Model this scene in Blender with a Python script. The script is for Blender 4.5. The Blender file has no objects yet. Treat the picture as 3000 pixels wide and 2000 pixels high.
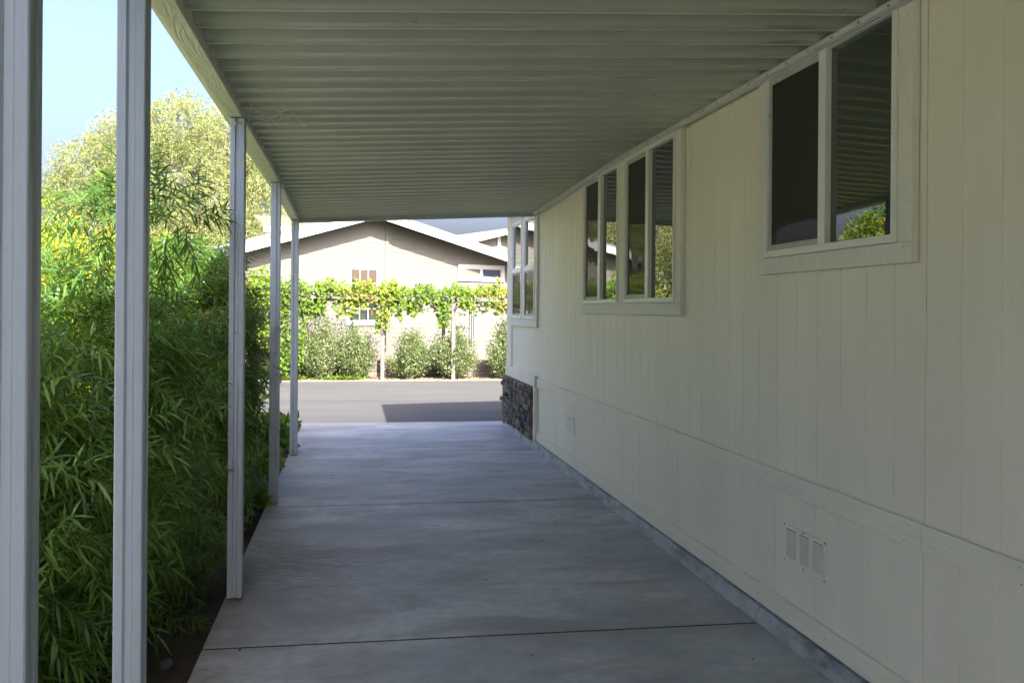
import bpy, math, random
import numpy as np
from math import radians as R, sin, cos, pi
from mathutils import Vector, Matrix

# ------------------------------------------------------------------ camera, sky, sun, exposure
scn = bpy.context.scene
COL = scn.collection
H = 1.525
TH = math.atan(465 / 2800.0)
RO = 0.0075
F_ = Vector((sin(TH), cos(TH), 0)); Rt = Vector((cos(TH), -sin(TH), 0)); Up = Vector((0, 0, 1))
r2 = Rt * cos(RO) + Up * sin(RO); u2 = Up * cos(RO) - Rt * sin(RO)
cam = bpy.data.cameras.new('camera'); camo = bpy.data.objects.new('camera', cam); COL.objects.link(camo)
m = Matrix((r2, u2, -F_)).transposed().to_4x4(); m.translation = Vector((0, 0, H))
camo.matrix_world = m
cam.lens = 36 * 2800 / 3000.0; cam.sensor_width = 36
cam.shift_y = -0.0305
cam.clip_start = 0.02; cam.clip_end = 2000
scn.camera = camo

SUN_EL = R(42.7); SUN_AZ = math.atan2(0.42, -1.0)      # clockwise from +Y
world = bpy.data.worlds.new('World'); scn.world = world; world.use_nodes = True
nt = world.node_tree; nt.nodes.clear()
sky = nt.nodes.new('ShaderNodeTexSky'); sky.sky_type = 'NISHITA'; sky.sun_disc = False
sky.sun_elevation = SUN_EL; sky.sun_rotation = SUN_AZ
sky.air_density = 1.0; sky.dust_density = 8.5; sky.ozone_density = 3.2
bg = nt.nodes.new('ShaderNodeBackground'); bg.inputs[1].default_value = 0.088
wo = nt.nodes.new('ShaderNodeOutputWorld')
tint = nt.nodes.new('ShaderNodeMix'); tint.data_type = 'RGBA'; tint.blend_type = 'MULTIPLY'; tint.inputs[0].default_value = 1
tint.inputs[7].default_value = (.84, .80, .92, 1)
nt.links.new(sky.outputs[0], tint.inputs[6]); nt.links.new(tint.outputs[2], bg.inputs[0]); nt.links.new(bg.outputs[0], wo.inputs[0])
sl = bpy.data.lights.new('sun', 'SUN'); sl.energy = 3.2; sl.angle = R(0.55); sl.color = (1.0, 0.955, 0.87)
so = bpy.data.objects.new('sun', sl); COL.objects.link(so)
sd = Vector((sin(SUN_AZ) * cos(SUN_EL), cos(SUN_AZ) * cos(SUN_EL), sin(SUN_EL)))
so.rotation_euler = sd.to_track_quat('Z', 'Y').to_euler(); so.location = (10, -20, 20)
scn.view_settings.view_transform = 'Standard'; scn.view_settings.look = 'None'
scn.view_settings.gamma = 1; scn.view_settings.exposure = 2.9
try:
    scn.cycles.max_bounces = 12; scn.cycles.diffuse_bounces = 6; scn.cycles.glossy_bounces = 4
    scn.cycles.transmission_bounces = 4; scn.cycles.transparent_max_bounces = 8
    scn.cycles.use_denoising = True
    scn.cycles.sample_clamp_indirect = 6
except Exception:
    pass

# ------------------------------------------------------------------ materials
def newmat(name):
    m = bpy.data.materials.new(name); m.use_nodes = True
    return m, m.node_tree, m.node_tree.nodes['Principled BSDF']

def coords(nt, scale=(1, 1, 1), rot=(0, 0, 0)):
    tc = nt.nodes.new('ShaderNodeTexCoord'); mp = nt.nodes.new('ShaderNodeMapping')
    mp.inputs['Scale'].default_value = scale; mp.inputs['Rotation'].default_value = rot
    nt.links.new(tc.outputs['Object'], mp.inputs[0]); return mp.outputs[0]

def noise(nt, vec, scale, detail=4, rough=.55, dist=0.0):
    n = nt.nodes.new('ShaderNodeTexNoise'); n.inputs['Scale'].default_value = scale
    n.inputs['Detail'].default_value = detail; n.inputs['Roughness'].default_value = rough
    n.inputs['Distortion'].default_value = dist
    nt.links.new(vec, n.inputs['Vector']); return n.outputs['Fac']

def ramp(nt, fac, stops):
    r = nt.nodes.new('ShaderNodeValToRGB'); e = r.color_ramp.elements
    while len(e) < len(stops): e.new(0.5)
    for i, (p, c) in enumerate(stops):
        e[i].position = p
        e[i].color = (c[0], c[1], c[2], 1) if hasattr(c, '__len__') else (c, c, c, 1)
    nt.links.new(fac, r.inputs[0]); return r.outputs['Color']

def mixc(nt, fac, a, b, mode='MIX'):
    n = nt.nodes.new('ShaderNodeMix'); n.data_type = 'RGBA'; n.blend_type = mode
    for s, v in ((n.inputs[0], fac), (n.inputs[6], a), (n.inputs[7], b)):
        if isinstance(v, bpy.types.NodeSocket): nt.links.new(v, s)
        elif hasattr(v, '__len__'): s.default_value = (v[0], v[1], v[2], 1)
        else: s.default_value = v
    return n.outputs[2]

def bump(nt, bs, h, strength=.3, dist=.01, prev=None):
    b = nt.nodes.new('ShaderNodeBump'); b.inputs['Strength'].default_value = strength
    b.inputs['Distance'].default_value = dist
    nt.links.new(h, b.inputs['Height'])
    if prev is not None: nt.links.new(prev, b.inputs['Normal'])
    nt.links.new(b.outputs[0], bs.inputs['Normal']); return b.outputs[0]

def simple(name, col, rough=.5, metal=0.0, spec=.5, var=0.06, vscale=6, vstretch=(1, 1, 1), grain=None, grain_st=.35):
    m, nt, bs = newmat(name)
    v = coords(nt, vstretch); f = noise(nt, v, vscale, 5)
    lo = tuple(c * (1 - var) for c in col); hi = tuple(min(1, c * (1 + var)) for c in col)
    nt.links.new(ramp(nt, f, [(.3, lo), (.7, hi)]), bs.inputs['Base Color'])
    bs.inputs['Roughness'].default_value = rough; bs.inputs['Metallic'].default_value = metal
    bs.inputs['Specular IOR Level'].default_value = spec
    if grain:
        g = coords(nt, grain); n = noise(nt, g, 1.0, 3, .5, 1.2)
        w = nt.nodes.new('ShaderNodeMath'); w.operation = 'SINE'
        mu = nt.nodes.new('ShaderNodeMath'); mu.operation = 'MULTIPLY'; mu.inputs[1].default_value = 55
        nt.links.new(n, mu.inputs[0]); nt.links.new(mu.outputs[0], w.inputs[0])
        bump(nt, bs, w.outputs[0], grain_st, .0012)
    return m

M = {}
# aluminium of the carport, painted, embossed with a wood grain
M['post'] = simple('painted_aluminium', (.36, .42, .48), .42, var=.04, vscale=3, grain=(22, 22, 2.2), grain_st=.16)
M['beam'] = simple('beam_aluminium', (.70, .70, .54), .45, var=.05, vscale=3, grain=(9, 1.3, 9), grain_st=.5)
M['rail'] = simple('rail_aluminium', (.55, .56, .53), .4, var=.08, vscale=20, vstretch=(1, .2, 1))
M['bolt'] = simple('bolt_zinc', (.42, .41, .38), .35, metal=.8, var=.2, vscale=60)
M['rust'] = simple('plate_rusty', (.16, .12, .10), .7, var=.4, vscale=40)

def roof_mat():
    m, nt, bs = newmat('roof_pan_enamel')
    v = coords(nt)
    base = ramp(nt, noise(nt, coords(nt, (.6, 2, 1)), 1.1, 3), [(.3, (.40, .42, .325)), (.7, (.46, .48, .38))])
    # small mildew spots
    s = noise(nt, v, 26, 3, .6); area = noise(nt, v, 1.7, 2)
    mul = nt.nodes.new('ShaderNodeMath'); mul.operation = 'MULTIPLY'
    nt.links.new(ramp(nt, s, [(.66, 0.), (.74, 1.)]), mul.inputs[0]); nt.links.new(ramp(nt, area, [(.5, 0.), (.62, 1.)]), mul.inputs[1])
    nt.links.new(mixc(nt, mul.outputs[0], base, (.22, .22, .17)), bs.inputs['Base Color'])
    bs.inputs['Roughness'].default_value = .27
    return m
M['roofpan'] = roof_mat()

def siding_mat(name, lo, hi, grain=True):
    m, nt, bs = newmat(name)
    f = noise(nt, coords(nt, (1, 1, .25)), 2.2, 5)
    c = ramp(nt, f, [(.3, lo), (.7, hi)])
    sp = ramp(nt, noise(nt, coords(nt), 90, 2), [(.70, 0.), (.78, 1.)])
    sp2 = ramp(nt, noise(nt, coords(nt), 3.1, 1), [(.55, 0.), (.6, 1.)])
    mul = nt.nodes.new('ShaderNodeMath'); mul.operation = 'MULTIPLY'
    nt.links.new(sp, mul.inputs[0]); nt.links.new(sp2, mul.inputs[1])
    nt.links.new(mixc(nt, mul.outputs[0], c, (lo[0] * .55, lo[1] * .52, lo[2] * .45)), bs.inputs['Base Color'])
    bs.inputs['Roughness'].default_value = .5; bs.inputs['Specular IOR Level'].default_value = .35
    # pressed wood grain running up the boards
    g = coords(nt, (13, 13, .9)); n = noise(nt, g, 1.3, 3, .5, .6)
    mu = nt.nodes.new('ShaderNodeMath'); mu.operation = 'MULTIPLY'; mu.inputs[1].default_value = 70
    w = nt.nodes.new('ShaderNodeMath'); w.operation = 'SINE'
    nt.links.new(n, mu.inputs[0]); nt.links.new(mu.outputs[0], w.inputs[0])
    fine = noise(nt, coords(nt, (60, 60, 3)), 3, 3)
    ad = nt.nodes.new('ShaderNodeMath'); ad.operation = 'ADD'
    nt.links.new(w.outputs[0], ad.inputs[0]); nt.links.new(fine, ad.inputs[1])
    bump(nt, bs, ad.outputs[0], .26, .0010)
    return m
M['siding'] = siding_mat('embossed_panel_siding', (.715, .675, .57), (.785, .745, .635))
M['trim'] = simple('rough_trim_board', (.70, .69, .60), .6, var=.05, vscale=25, grain=(30, 30, 6), grain_st=.35)
M['band'] = simple('band_board', (.745, .705, .60), .55, var=.05, vscale=8, vstretch=(1, .3, 1), grain=(8, .8, 9), grain_st=.6)
M['vinyl'] = simple('white_vinyl', (.72, .73, .70), .35, var=.03, vscale=10)
M['screenframe'] = simple('screen_frame', (.42, .42, .38), .5, var=.1, vscale=15)
M['vent'] = simple('vent_plastic', (.78, .77, .68), .4, var=.05, vscale=20)
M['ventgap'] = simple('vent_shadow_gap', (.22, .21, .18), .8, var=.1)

def glass_mat(name, base, ior=1.9, rough=.0, wob=.02, wscale=3.0):
    m, nt, bs = newmat(name)
    bs.inputs['Base Color'].default_value = (*base, 1); bs.inputs['Roughness'].default_value = rough
    bs.inputs['IOR'].default_value = ior
    if wob: bump(nt, bs, noise(nt, coords(nt), wscale, 1, .4), wob, .05)
    return m
M['glass'] = glass_mat('window_glass', (.014, .024, .016), 2.4, 0, .022, 2.0)
M['glass_far'] = glass_mat('window_glass_far', (.022, .027, .024), 1.6, .02, .02, 2.0)

def screen_mat():
    m, nt, bs = newmat('insect_mesh')
    bs.inputs['Base Color'].default_value = (.034, .031, .024, 1); bs.inputs['Roughness'].default_value = .9
    bs.inputs['Specular IOR Level'].default_value = .1
    gl = nt.nodes.new('ShaderNodeBsdfGlossy'); gl.inputs['Roughness'].default_value = .03; gl.inputs['Color'].default_value = (1, 1, 1, 1)
    fr = nt.nodes.new('ShaderNodeFresnel'); fr.inputs['IOR'].default_value = 1.6
    mu = nt.nodes.new('ShaderNodeMath'); mu.operation = 'MULTIPLY'; mu.inputs[1].default_value = .32
    mx = nt.nodes.new('ShaderNodeMixShader')
    nt.links.new(fr.outputs[0], mu.inputs[0]); nt.links.new(mu.outputs[0], mx.inputs[0])
    nt.links.new(bs.outputs[0], mx.inputs[1]); nt.links.new(gl.outputs[0], mx.inputs[2])
    b = nt.nodes.new('ShaderNodeBump'); b.inputs['Strength'].default_value = .06; b.inputs['Distance'].default_value = .05
    nt.links.new(noise(nt, coords(nt), 3, 1), b.inputs['Height']); nt.links.new(b.outputs[0], gl.inputs['Normal'])
    nt.links.new(mx.outputs[0], nt.nodes['Material Output'].inputs[0])
    return m
M['screen'] = screen_mat()

def concrete_mat():
    m, nt, bs = newmat('broomed_concrete')
    v = coords(nt)
    c = ramp(nt, noise(nt, coords(nt, (.8, 1.15, 1)), 1.5, 7, .62, .4), [(.3, (.27, .29, .285)), (.48, (.41, .43, .42)), (.70, (.55, .57, .555))])
    # brownish damp stains, some streaky across the slab
    st = noise(nt, coords(nt, (.65, 1.5, 1)), 1.7, 8, .62, .6)
    c = mixc(nt, ramp(nt, st, [(.45, 0.), (.62, .85)]), c, (.27, .26, .245))
    c = mixc(nt, ramp(nt, noise(nt, v, 14, 5, .7), [(.32, .5), (.58, 0.)]), c, (.24, .25, .255))
    c = mixc(nt, ramp(nt, noise(nt, v, .7, 4, .6), [(.46, 0.), (.70, .65)]), c, (.28, .30, .305))
    # a dirt stain beside the third post
    dn = noise(nt, coords(nt, (9, 60, 1)), 1, 4, .7)
    sep = nt.nodes.new('ShaderNodeVectorMath'); sep.operation = 'DISTANCE'; sep.inputs[1].default_value = (-.55, 6.0, 0)
    tc = coords(nt, (1, .8, 1)); sep.inputs[1].default_value = (-.42, 4.70, 0); nt.links.new(tc, sep.inputs[0])
    dm = nt.nodes.new('ShaderNodeMapRange'); dm.inputs[1].default_value = 1.0; dm.inputs[2].default_value = .05
    dm.inputs[3].default_value = 0; dm.inputs[4].default_value = 1; nt.links.new(sep.outputs['Value'], dm.inputs[0])
    mu = nt.nodes.new('ShaderNodeMath'); mu.operation = 'MULTIPLY'
    nt.links.new(dm.outputs[0], mu.inputs[0]); nt.links.new(ramp(nt, dn, [(.30, 0.), (.58, 1.)]), mu.inputs[1])
    c = mixc(nt, mu.outputs[0], c, (.10, .08, .07))
    # dirt along the planting bed edge
    sx = nt.nodes.new('ShaderNodeSeparateXYZ'); nt.links.new(v, sx.inputs[0])
    em = nt.nodes.new('ShaderNodeMapRange'); em.inputs[1].default_value = -.30; em.inputs[2].default_value = -.66
    nt.links.new(sx.outputs[0], em.inputs[0])
    mu2 = nt.nodes.new('ShaderNodeMath'); mu2.operation = 'MULTIPLY'
    nt.links.new(em.outputs[0], mu2.inputs[0]); nt.links.new(ramp(nt, noise(nt, v, 9, 5, .65), [(.35, .1), (.65, .75)]), mu2.inputs[1])
    c = mixc(nt, mu2.outputs[0], c, (.20, .175, .15))
    # tiny dark specks
    c = mixc(nt, ramp(nt, noise(nt, coords(nt, (.6, 1.5, 1)), 55, 2, .5), [(.71, 0.), (.76, .7)]), c, (.08, .07, .06))
    nt.links.new(c, bs.inputs['Base Color'])
    bs.inputs['Roughness'].default_value = .62; bs.inputs['Specular IOR Level'].default_value = .4
    b1 = bump(nt, bs, noise(nt, coords(nt, (5, 60, 1)), 1.2, 3), .06, .002)
    bump(nt, bs, noise(nt, v, 110, 3), .18, .002, b1)
    return m
M['concrete'] = concrete_mat()

def kerb_mat():
    m, nt, bs = newmat('kerb_concrete')
    c = ramp(nt, noise(nt, coords(nt, (4, 1.2, 3)), 2.2, 6, .7), [(.34, (.15, .165, .175)), (.48, (.31, .335, .35)), (.66, (.45, .47, .475))])
    nt.links.new(c, bs.inputs['Base Color']); bs.inputs['Roughness'].default_value = .75
    bump(nt, bs, noise(nt, coords(nt), 40, 5, .65), .5, .006)
    return m
M['kerb'] = kerb_mat()

def asphalt_mat():
    m, nt, bs = newmat('worn_asphalt')
    c = ramp(nt, noise(nt, coords(nt, (.25, 1, 1)), 1.2, 5, .6), [(.3, (.040, .040, .038)), (.7, (.060, .059, .055))])
    c = mixc(nt, ramp(nt, noise(nt, coords(nt), 130, 2), [(.62, 0.), (.75, .5)]), c, (.15, .145, .14))
    c = mixc(nt, ramp(nt, noise(nt, coords(nt, (.1, .5, 1)), 3, 3), [(.55, 0.), (.7, .4)]), c, (.035, .035, .037))
    nt.links.new(c, bs.inputs['Base Color']); bs.inputs['Roughness'].default_value = .85
    bump(nt, bs, noise(nt, coords(nt), 160, 3), .4, .004)
    return m
M['asphalt'] = asphalt_mat()

def soil_mat(name, a, b, sc=8):
    m, nt, bs = newmat(name)
    c = ramp(nt, noise(nt, coords(nt), sc, 6, .7), [(.35, a), (.65, b)])
    nt.links.new(c, bs.inputs['Base Color']); bs.inputs['Roughness'].default_value = .95
    bump(nt, bs, noise(nt, coords(nt), sc * 5, 4, .7), .8, .02)
    return m
M['soil'] = soil_mat('bed_soil', (.035, .028, .02), (.075, .06, .043))
M['paving'] = soil_mat('pale_paving', (.42, .40, .36), (.50, .48, .43), 2)
M['sand'] = soil_mat('sandy_verge', (.13, .115, .085), (.21, .185, .135))
M['lawn'] = soil_mat('lawn_ground', (.10, .15, .035), (.17, .22, .06), 3)
M['timber'] = simple('sleeper_timber', (.15, .13, .105), .85, var=.25, vscale=5, vstretch=(.3, 1, 3), grain=(1, 8, 14), grain_st=.6)
M['greywood'] = simple('weathered_wood', (.13, .112, .10), .85, var=.25, vscale=8, vstretch=(1, 1, .4), grain=(14, 14, 2), grain_st=.6)
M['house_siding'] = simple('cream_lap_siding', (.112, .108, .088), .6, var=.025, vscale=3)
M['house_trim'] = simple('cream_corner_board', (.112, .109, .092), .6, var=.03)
M['white'] = simple('white_fascia', (.42, .42, .42), .5, var=.02)
M['shingle_dark'] = simple('grey_shingles', (.16, .16, .155), .9, var=.25, vscale=30)
M['shingle_tan'] = simple('tan_shingles', (.17, .125, .072), .9, var=.18, vscale=14, vstretch=(.4, 1, 4))
M['pipe'] = simple('downspout_metal', (.14, .155, .165), .35, metal=.3, var=.05)
M['tanpipe'] = simple('vent_pipe', (.2, .15, .09), .6)
M['interior'] = simple('interior_wood', (.045, .03, .014), .6, var=.2, vscale=5)
M['blind'] = simple('window_blind', (.10, .098, .08), .7, var=.08, vscale=30, vstretch=(1, 1, 8))

def stone_mat():
    m, nt, bs = newmat('ledge_stone')
    at = nt.nodes.new('ShaderNodeAttribute'); at.attribute_name = 'rnd'
    c = ramp(nt, at.outputs['Fac'], [(0, (.07, .068, .08)), (.25, (.13, .12, .125)), (.5, (.19, .155, .12)), (.75, (.27, .215, .15)), (1, (.15, .10, .065))])
    n = noise(nt, coords(nt), 30, 5, .65)
    nt.links.new(mixc(nt, .55, c, ramp(nt, n, [(.3, .35), (.7, 1.)]), 'MULTIPLY'), bs.inputs['Base Color'])
    bs.inputs['Roughness'].default_value = .85
    bump(nt, bs, noise(nt, coords(nt), 22, 5, .7), .9, .012)
    return m
M['stone'] = stone_mat()

def leaf_mat(name, stops, trans, tf=.35, rough=.42, spec=.4):
    m, nt, bs = newmat(name)
    at = nt.nodes.new('ShaderNodeAttribute'); at.attribute_name = 'rnd'
    c = ramp(nt, at.outputs['Fac'], stops)
    nt.links.new(c, bs.inputs['Base Color']); bs.inputs['Roughness'].default_value = rough
    bs.inputs['Specular IOR Level'].default_value = spec
    tr = nt.nodes.new('ShaderNodeBsdfTranslucent')
    nt.links.new(mixc(nt, .6, c, trans, 'MIX'), tr.inputs[0])
    mx = nt.nodes.new('ShaderNodeMixShader'); mx.inputs[0].default_value = tf
    nt.links.new(bs.outputs[0], mx.inputs[1]); nt.links.new(tr.outputs[0], mx.inputs[2])
    nt.links.new(mx.outputs[0], nt.nodes['Material Output'].inputs[0])
    return m
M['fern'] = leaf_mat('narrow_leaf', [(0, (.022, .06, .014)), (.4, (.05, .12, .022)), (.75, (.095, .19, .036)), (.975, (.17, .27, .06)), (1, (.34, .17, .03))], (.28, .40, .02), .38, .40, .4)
M['fern_lit'] = leaf_mat('narrow_leaf_sunlit', [(0, (.14, .20, .02)), (.5, (.26, .31, .03)), (1, (.42, .42, .06))], (.62, .62, .04), .5, .4)  # same leaf as fern, with sunlit brightness put into its colour
M['grape'] = leaf_mat('grape_leaf', [(0, (.045, .10, .012)), (.35, (.095, .18, .015)), (.7, (.16, .23, .022)), (.9, (.27, .23, .03)), (1, (.22, .11, .035))], (.30, .36, .02), .45, .5, .3)
M['olive'] = leaf_mat('grey_green_leaf', [(0, (.05, .075, .025)), (.5, (.11, .15, .05)), (.85, (.19, .24, .09)), (1, (.30, .33, .17))], (.26, .34, .05), .3, .4, .5)
M['willow'] = leaf_mat('drooping_tree_leaf', [(0, (.11, .13, .04)), (.5, (.22, .255, .10)), (.9, (.33, .35, .16)), (1, (.38, .34, .18))], (.45, .47, .12), .4, .5, .3)
M['green'] = leaf_mat('broad_leaf', [(0, (.05, .12, .025)), (.5, (.09, .19, .03)), (1, (.16, .27, .045))], (.30, .45, .04), .4, .4, .4)
M['weed'] = leaf_mat('feathery_weed', [(0, (.12, .20, .07)), (1, (.20, .30, .11))], (.25, .35, .08), .3, .6, .2)
M['succ'] = leaf_mat('succulent_leaf', [(0, (.09, .15, .055)), (.8, (.17, .23, .08)), (1, (.30, .22, .07))], (.25, .35, .08), .12, .4, .5)
M['bark'] = simple('bark', (.13, .10, .075), .9, var=.3, vscale=12, vstretch=(1, 1, .3))
M['paletwig'] = simple('pale_twig', (.20, .165, .12), .85, var=.2, vscale=6)
M['flower'] = simple('orange_petals', (.75, .16, .02), .6)
M['pebble'] = leaf_mat('pebble', [(0, (.08, .075, .07)), (.6, (.20, .18, .16)), (1, (.42, .40, .38))], (.1, .1, .1), .0, .8, .3)
M['bluestone'] = simple('blue_stone', (.06, .09, .10), .6, var=.3, vscale=30)
M['web'] = simple('spider_silk', (.75, .75, .7), .6)

# ------------------------------------------------------------------ mesh helpers
def tag(o, label=None, cat=None, group=None, kind=None):
    if label: o['label'] = label
    if cat: o['category'] = cat
    if group: o['group'] = group
    if kind: o['kind'] = kind
    return o

def empty(name, loc, label, cat, group=None):
    o = bpy.data.objects.new(name, None); COL.objects.link(o); o.location = loc
    o.empty_display_size = .1
    return tag(o, label, cat, group)

def wloc(o):
    v = Vector((0, 0, 0))
    while o is not None:
        v = v + o.location; o = o.parent
    return v

class MB:
    def __init__(s): s.v = []; s.f = []; s.r = []
    def add(s, vs, fs, r=None):
        b = len(s.v); s.v += [tuple(x) for x in vs]; s.f += [tuple(i + b for i in f) for f in fs]
        s.r += [random.random() if r is None else r] * len(fs)
        return s
    def box(s, x0, x1, y0, y1, z0, z1, r=None):
        vs = [(x, y, z) for z in (z0, z1) for y in (y0, y1) for x in (x0, x1)]
        return s.add(vs, [(0, 2, 3, 1), (4, 5, 7, 6), (0, 1, 5, 4), (2, 6, 7, 3), (0, 4, 6, 2), (1, 3, 7, 5)], r)
    def obox(s, c, ax, ay, az, r=None):      # centre and three half-axis vectors
        c, ax, ay, az = map(Vector, (c, ax, ay, az))
        vs = [c + ax * i + ay * j + az * k for k in (-1, 1) for j in (-1, 1) for i in (-1, 1)]
        return s.add(vs, [(0, 2, 3, 1), (4, 5, 7, 6), (0, 1, 5, 4), (2, 6, 7, 3), (0, 4, 6, 2), (1, 3, 7, 5)], r)
    def prism(s, prof, path0, path1, ex, ey, caps=True):   # prof 2d in (ex,ey) plane from path0 to path1
        n = len(prof); ex, ey, p0, p1 = map(Vector, (ex, ey, path0, path1))
        vs = [p0 + ex * a + ey * b for a, b in prof] + [p1 + ex * a + ey * b for a, b in prof]
        fs = [(i, (i + 1) % n, n + (i + 1) % n, n + i) for i in range(n)]
        if caps: fs += [tuple(range(n))[::-1], tuple(range(n, 2 * n))]
        return s.add(vs, fs)
    def tube(s, pts, rad, sides=6):
        pts = [Vector(p) for p in pts]; n = len(pts)
        if not hasattr(rad, '__len__'): rad = [rad] * n
        vs = []; fs = []
        for i, p in enumerate(pts):
            d = (pts[min(i + 1, n - 1)] - pts[max(i - 1, 0)])
            d = d.normalized() if d.length > 1e-9 else Vector((0, 0, 1))
            a = d.orthogonal().normalized(); b = d.cross(a)
            for k in range(sides):
                t = 2 * pi * k / sides; vs.append(p + (a * cos(t) + b * sin(t)) * rad[i])
        for i in range(n - 1):
            for k in range(sides):
                k2 = (k + 1) % sides
                fs.append((i * sides + k, i * sides + k2, (i + 1) * sides + k2, (i + 1) * sides + k))
        fs.append(tuple(range(sides))[::-1]); fs.append(tuple(range((n - 1) * sides, n * sides)))
        return s.add(vs, fs)
    def build(s, name, mat, parent=None, smooth=False, bev=0, loc=None):
        me = bpy.data.meshes.new(name)
        off = wloc(parent) if parent is not None else Vector((0, 0, 0))
        L = Vector(loc) if loc is not None else off
        me.from_pydata([tuple(Vector(v) - L) for v in s.v], [], s.f); me.update()
        at = me.attributes.new('rnd', 'FLOAT', 'FACE'); at.data.foreach_set('value', s.r)
        me.materials.append(mat)
        if smooth: me.shade_smooth()
        o = bpy.data.objects.new(name, me); COL.objects.link(o)
        if parent is not None: o.parent = parent; o.location = L - off
        else: o.location = L if loc is not None else (0, 0, 0)
        if bev:
            b = o.modifiers.new('bevel', 'BEVEL'); b.width = bev; b.segments = 2; b.limit_method = 'ANGLE'; b.harden_normals = False
        return o

def npmesh(name, V, Fidx, rnd, mat, parent=None, smooth=False):
    """V (n,3) world coordinates; Fidx list of arrays (m,k) of quads or tris."""
    off = wloc(parent) if parent is not None else Vector((0, 0, 0))
    V = np.asarray(V, dtype=np.float32) - np.array(off, dtype=np.float32)
    me = bpy.data.meshes.new(name)
    me.vertices.add(len(V)); me.vertices.foreach_set('co', V.ravel())
    loops = np.concatenate([f.ravel() for f in Fidx]).astype(np.int32)
    tot = np.concatenate([np.full(len(f), f.shape[1]) for f in Fidx]).astype(np.int32)
    st = np.concatenate([[0], np.cumsum(tot)[:-1]]).astype(np.int32)
    me.loops.add(len(loops)); me.loops.foreach_set('vertex_index', loops)
    me.polygons.add(len(tot)); me.polygons.foreach_set('loop_start', st); me.polygons.foreach_set('loop_total', tot)
    me.update(calc_edges=True); me.validate()
    at = me.attributes.new('rnd', 'FLOAT', 'FACE'); at.data.foreach_set('value', np.concatenate(rnd).astype(np.float32))
    me.materials.append(mat)
    o = bpy.data.objects.new(name, me); COL.objects.link(o)
    if parent is not None: o.parent = parent
    if smooth: me.shade_smooth()
    return o

def nrm(a): return a / np.maximum(np.linalg.norm(a, axis=-1, keepdims=True), 1e-9)

def strap_leaves(P, D, L, W, rng, droop=.25, name=None, mat=None, parent=None, rnd=None):
    """long narrow leaves: base P, direction D, length L, width W"""
    n = len(P); D = nrm(D); up = rng.normal(size=(n, 3)) * .5 + np.array([0, 0, 1.])
    S = nrm(np.cross(D, up)); L = L[:, None]; W = W[:, None]
    dz = np.zeros((n, 3)); dz[:, 2] = -droop
    mid = P + D * L * .42 + dz * L * .15
    tip = P + D * L + dz * L * .7
    V = np.stack([P - S * W * .2, P + S * W * .2, mid + S * W * .5, mid - S * W * .5, tip], 1).reshape(-1, 3)
    b = np.arange(n)[:, None] * 5
    q = b + np.array([[0, 1, 2, 3]]); t = b + np.array([[3, 2, 4]])
    if rnd is None: rnd = rng.random(n)
    return npmesh(name, V, [q, t], [rnd, rnd], mat, parent)

def shoots(P, D, L, nl, leafL, leafW, rng, ang=55, droop=.35, sh_droop=.5):
    """leaf bases and directions along many shoots"""
    n = len(P); D = nrm(D)
    A = nrm(np.cross(D, rng.normal(size=(n, 3)))); B = np.cross(D, A)
    Pb = []; Db = []; 
    for k in range(nl):
        t = (k + .5) / nl
        p = P + D * (L * t)[:, None]; p[:, 2] -= sh_droop * L * t * t * .5
        az = k * 2.39996 + rng.random(n) * .5
        d = D * math.cos(R(ang)) * (0.55 + .9 * t) + (A * np.cos(az)[:, None] + B * np.sin(az)[:, None]) * math.sin(R(ang))
        d[:, 2] -= .15
        Pb.append(p); Db.append(d)
    return np.concatenate(Pb), np.concatenate(Db)

# ================================================================== GROUND, ROAD, DRIVEWAY
g = MB().box(-400, 400, -200, 13.0, -.40, -.10); g.box(-400, 400, 13.0, 800, -.40, -.12)
tag(g.build('ground', M['lawn']), kind='structure')
g = MB().box(-60, 60, 13.02, 20.9, -.11, -.035)
tag(g.build('road', M['asphalt']), kind='structure')
g = MB(); g.box(-60, 60, 20.9, 22.05, -.11, -.012); 
tag(g.build('road_verge', M['sand']), kind='structure')
g = MB().box(-9.5, -3.3, -14, 12.4, -.12, -.07); tag(g.build('neighbour_driveway', M['paving']), kind='structure')
g = MB().box(-3.3, 2.0, -16, -8.01, -.12, -.01); tag(g.build('rear_paving', M['paving']), kind='structure')
# planting bed beside the slab: an uneven sheet of soil
V = []; Fq = []; nx, ny = 24, 160
rs = random.Random(3)
for j in range(ny + 1):
    for i in range(nx + 1):
        x = -.655 - 2.3 * i / nx; y = -8 + 20.95 * j / ny
        V.append((x, y, -.055 + rs.uniform(-.014, .014) - (.02 if i < 2 else 0)))
for j in range(ny):
    for i in range(nx):
        a = j * (nx + 1) + i; Fq.append((a, a + nx + 1, a + nx + 2, a + 1))
mb = MB(); mb.add(V, Fq); tag(mb.build('planting_bed', M['soil'], smooth=True), kind='structure')

# driveway slab with open joints, edges rounded over
mb = MB(); ys = [-8, -4.75, -1.65, 1.42, 4.455, 7.55, 10.62, 12.58, 13.02]
ex, e2 = .0, .006
for a, b in zip(ys[:-1], ys[1:]):
    g_ = (.009 if b < 4.6 else .008 if b < 8 else .006) if b < 12 else .0025
    x0, x1 = -.655, 2.04
    # rounded top edge: section in Y
    prof = [(a + g_, -.10), (a + g_, -.020), (a + g_ + .004, -.006), (a + g_ + .018, 0), (b - g_ - .018, 0), (b - g_ - .004, -.006), (b - g_, -.016), (b - g_, -.10)]
    mb.prism(prof, (x0, 0, 0), (x1, 0, 0), (0, 1, 0), (0, 0, 1))
mb.box(-.65, 2.03, -8, 13.0, -.10, -.05)
tag(mb.build('driveway', M['concrete']), kind='structure')
mb = MB()
for yj in (-4.75, -1.65, 1.42, 4.455, 7.55, 10.62): mb.box(-.65, 1.975, yj - .013, yj + .013, -.05, -.008)
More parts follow.
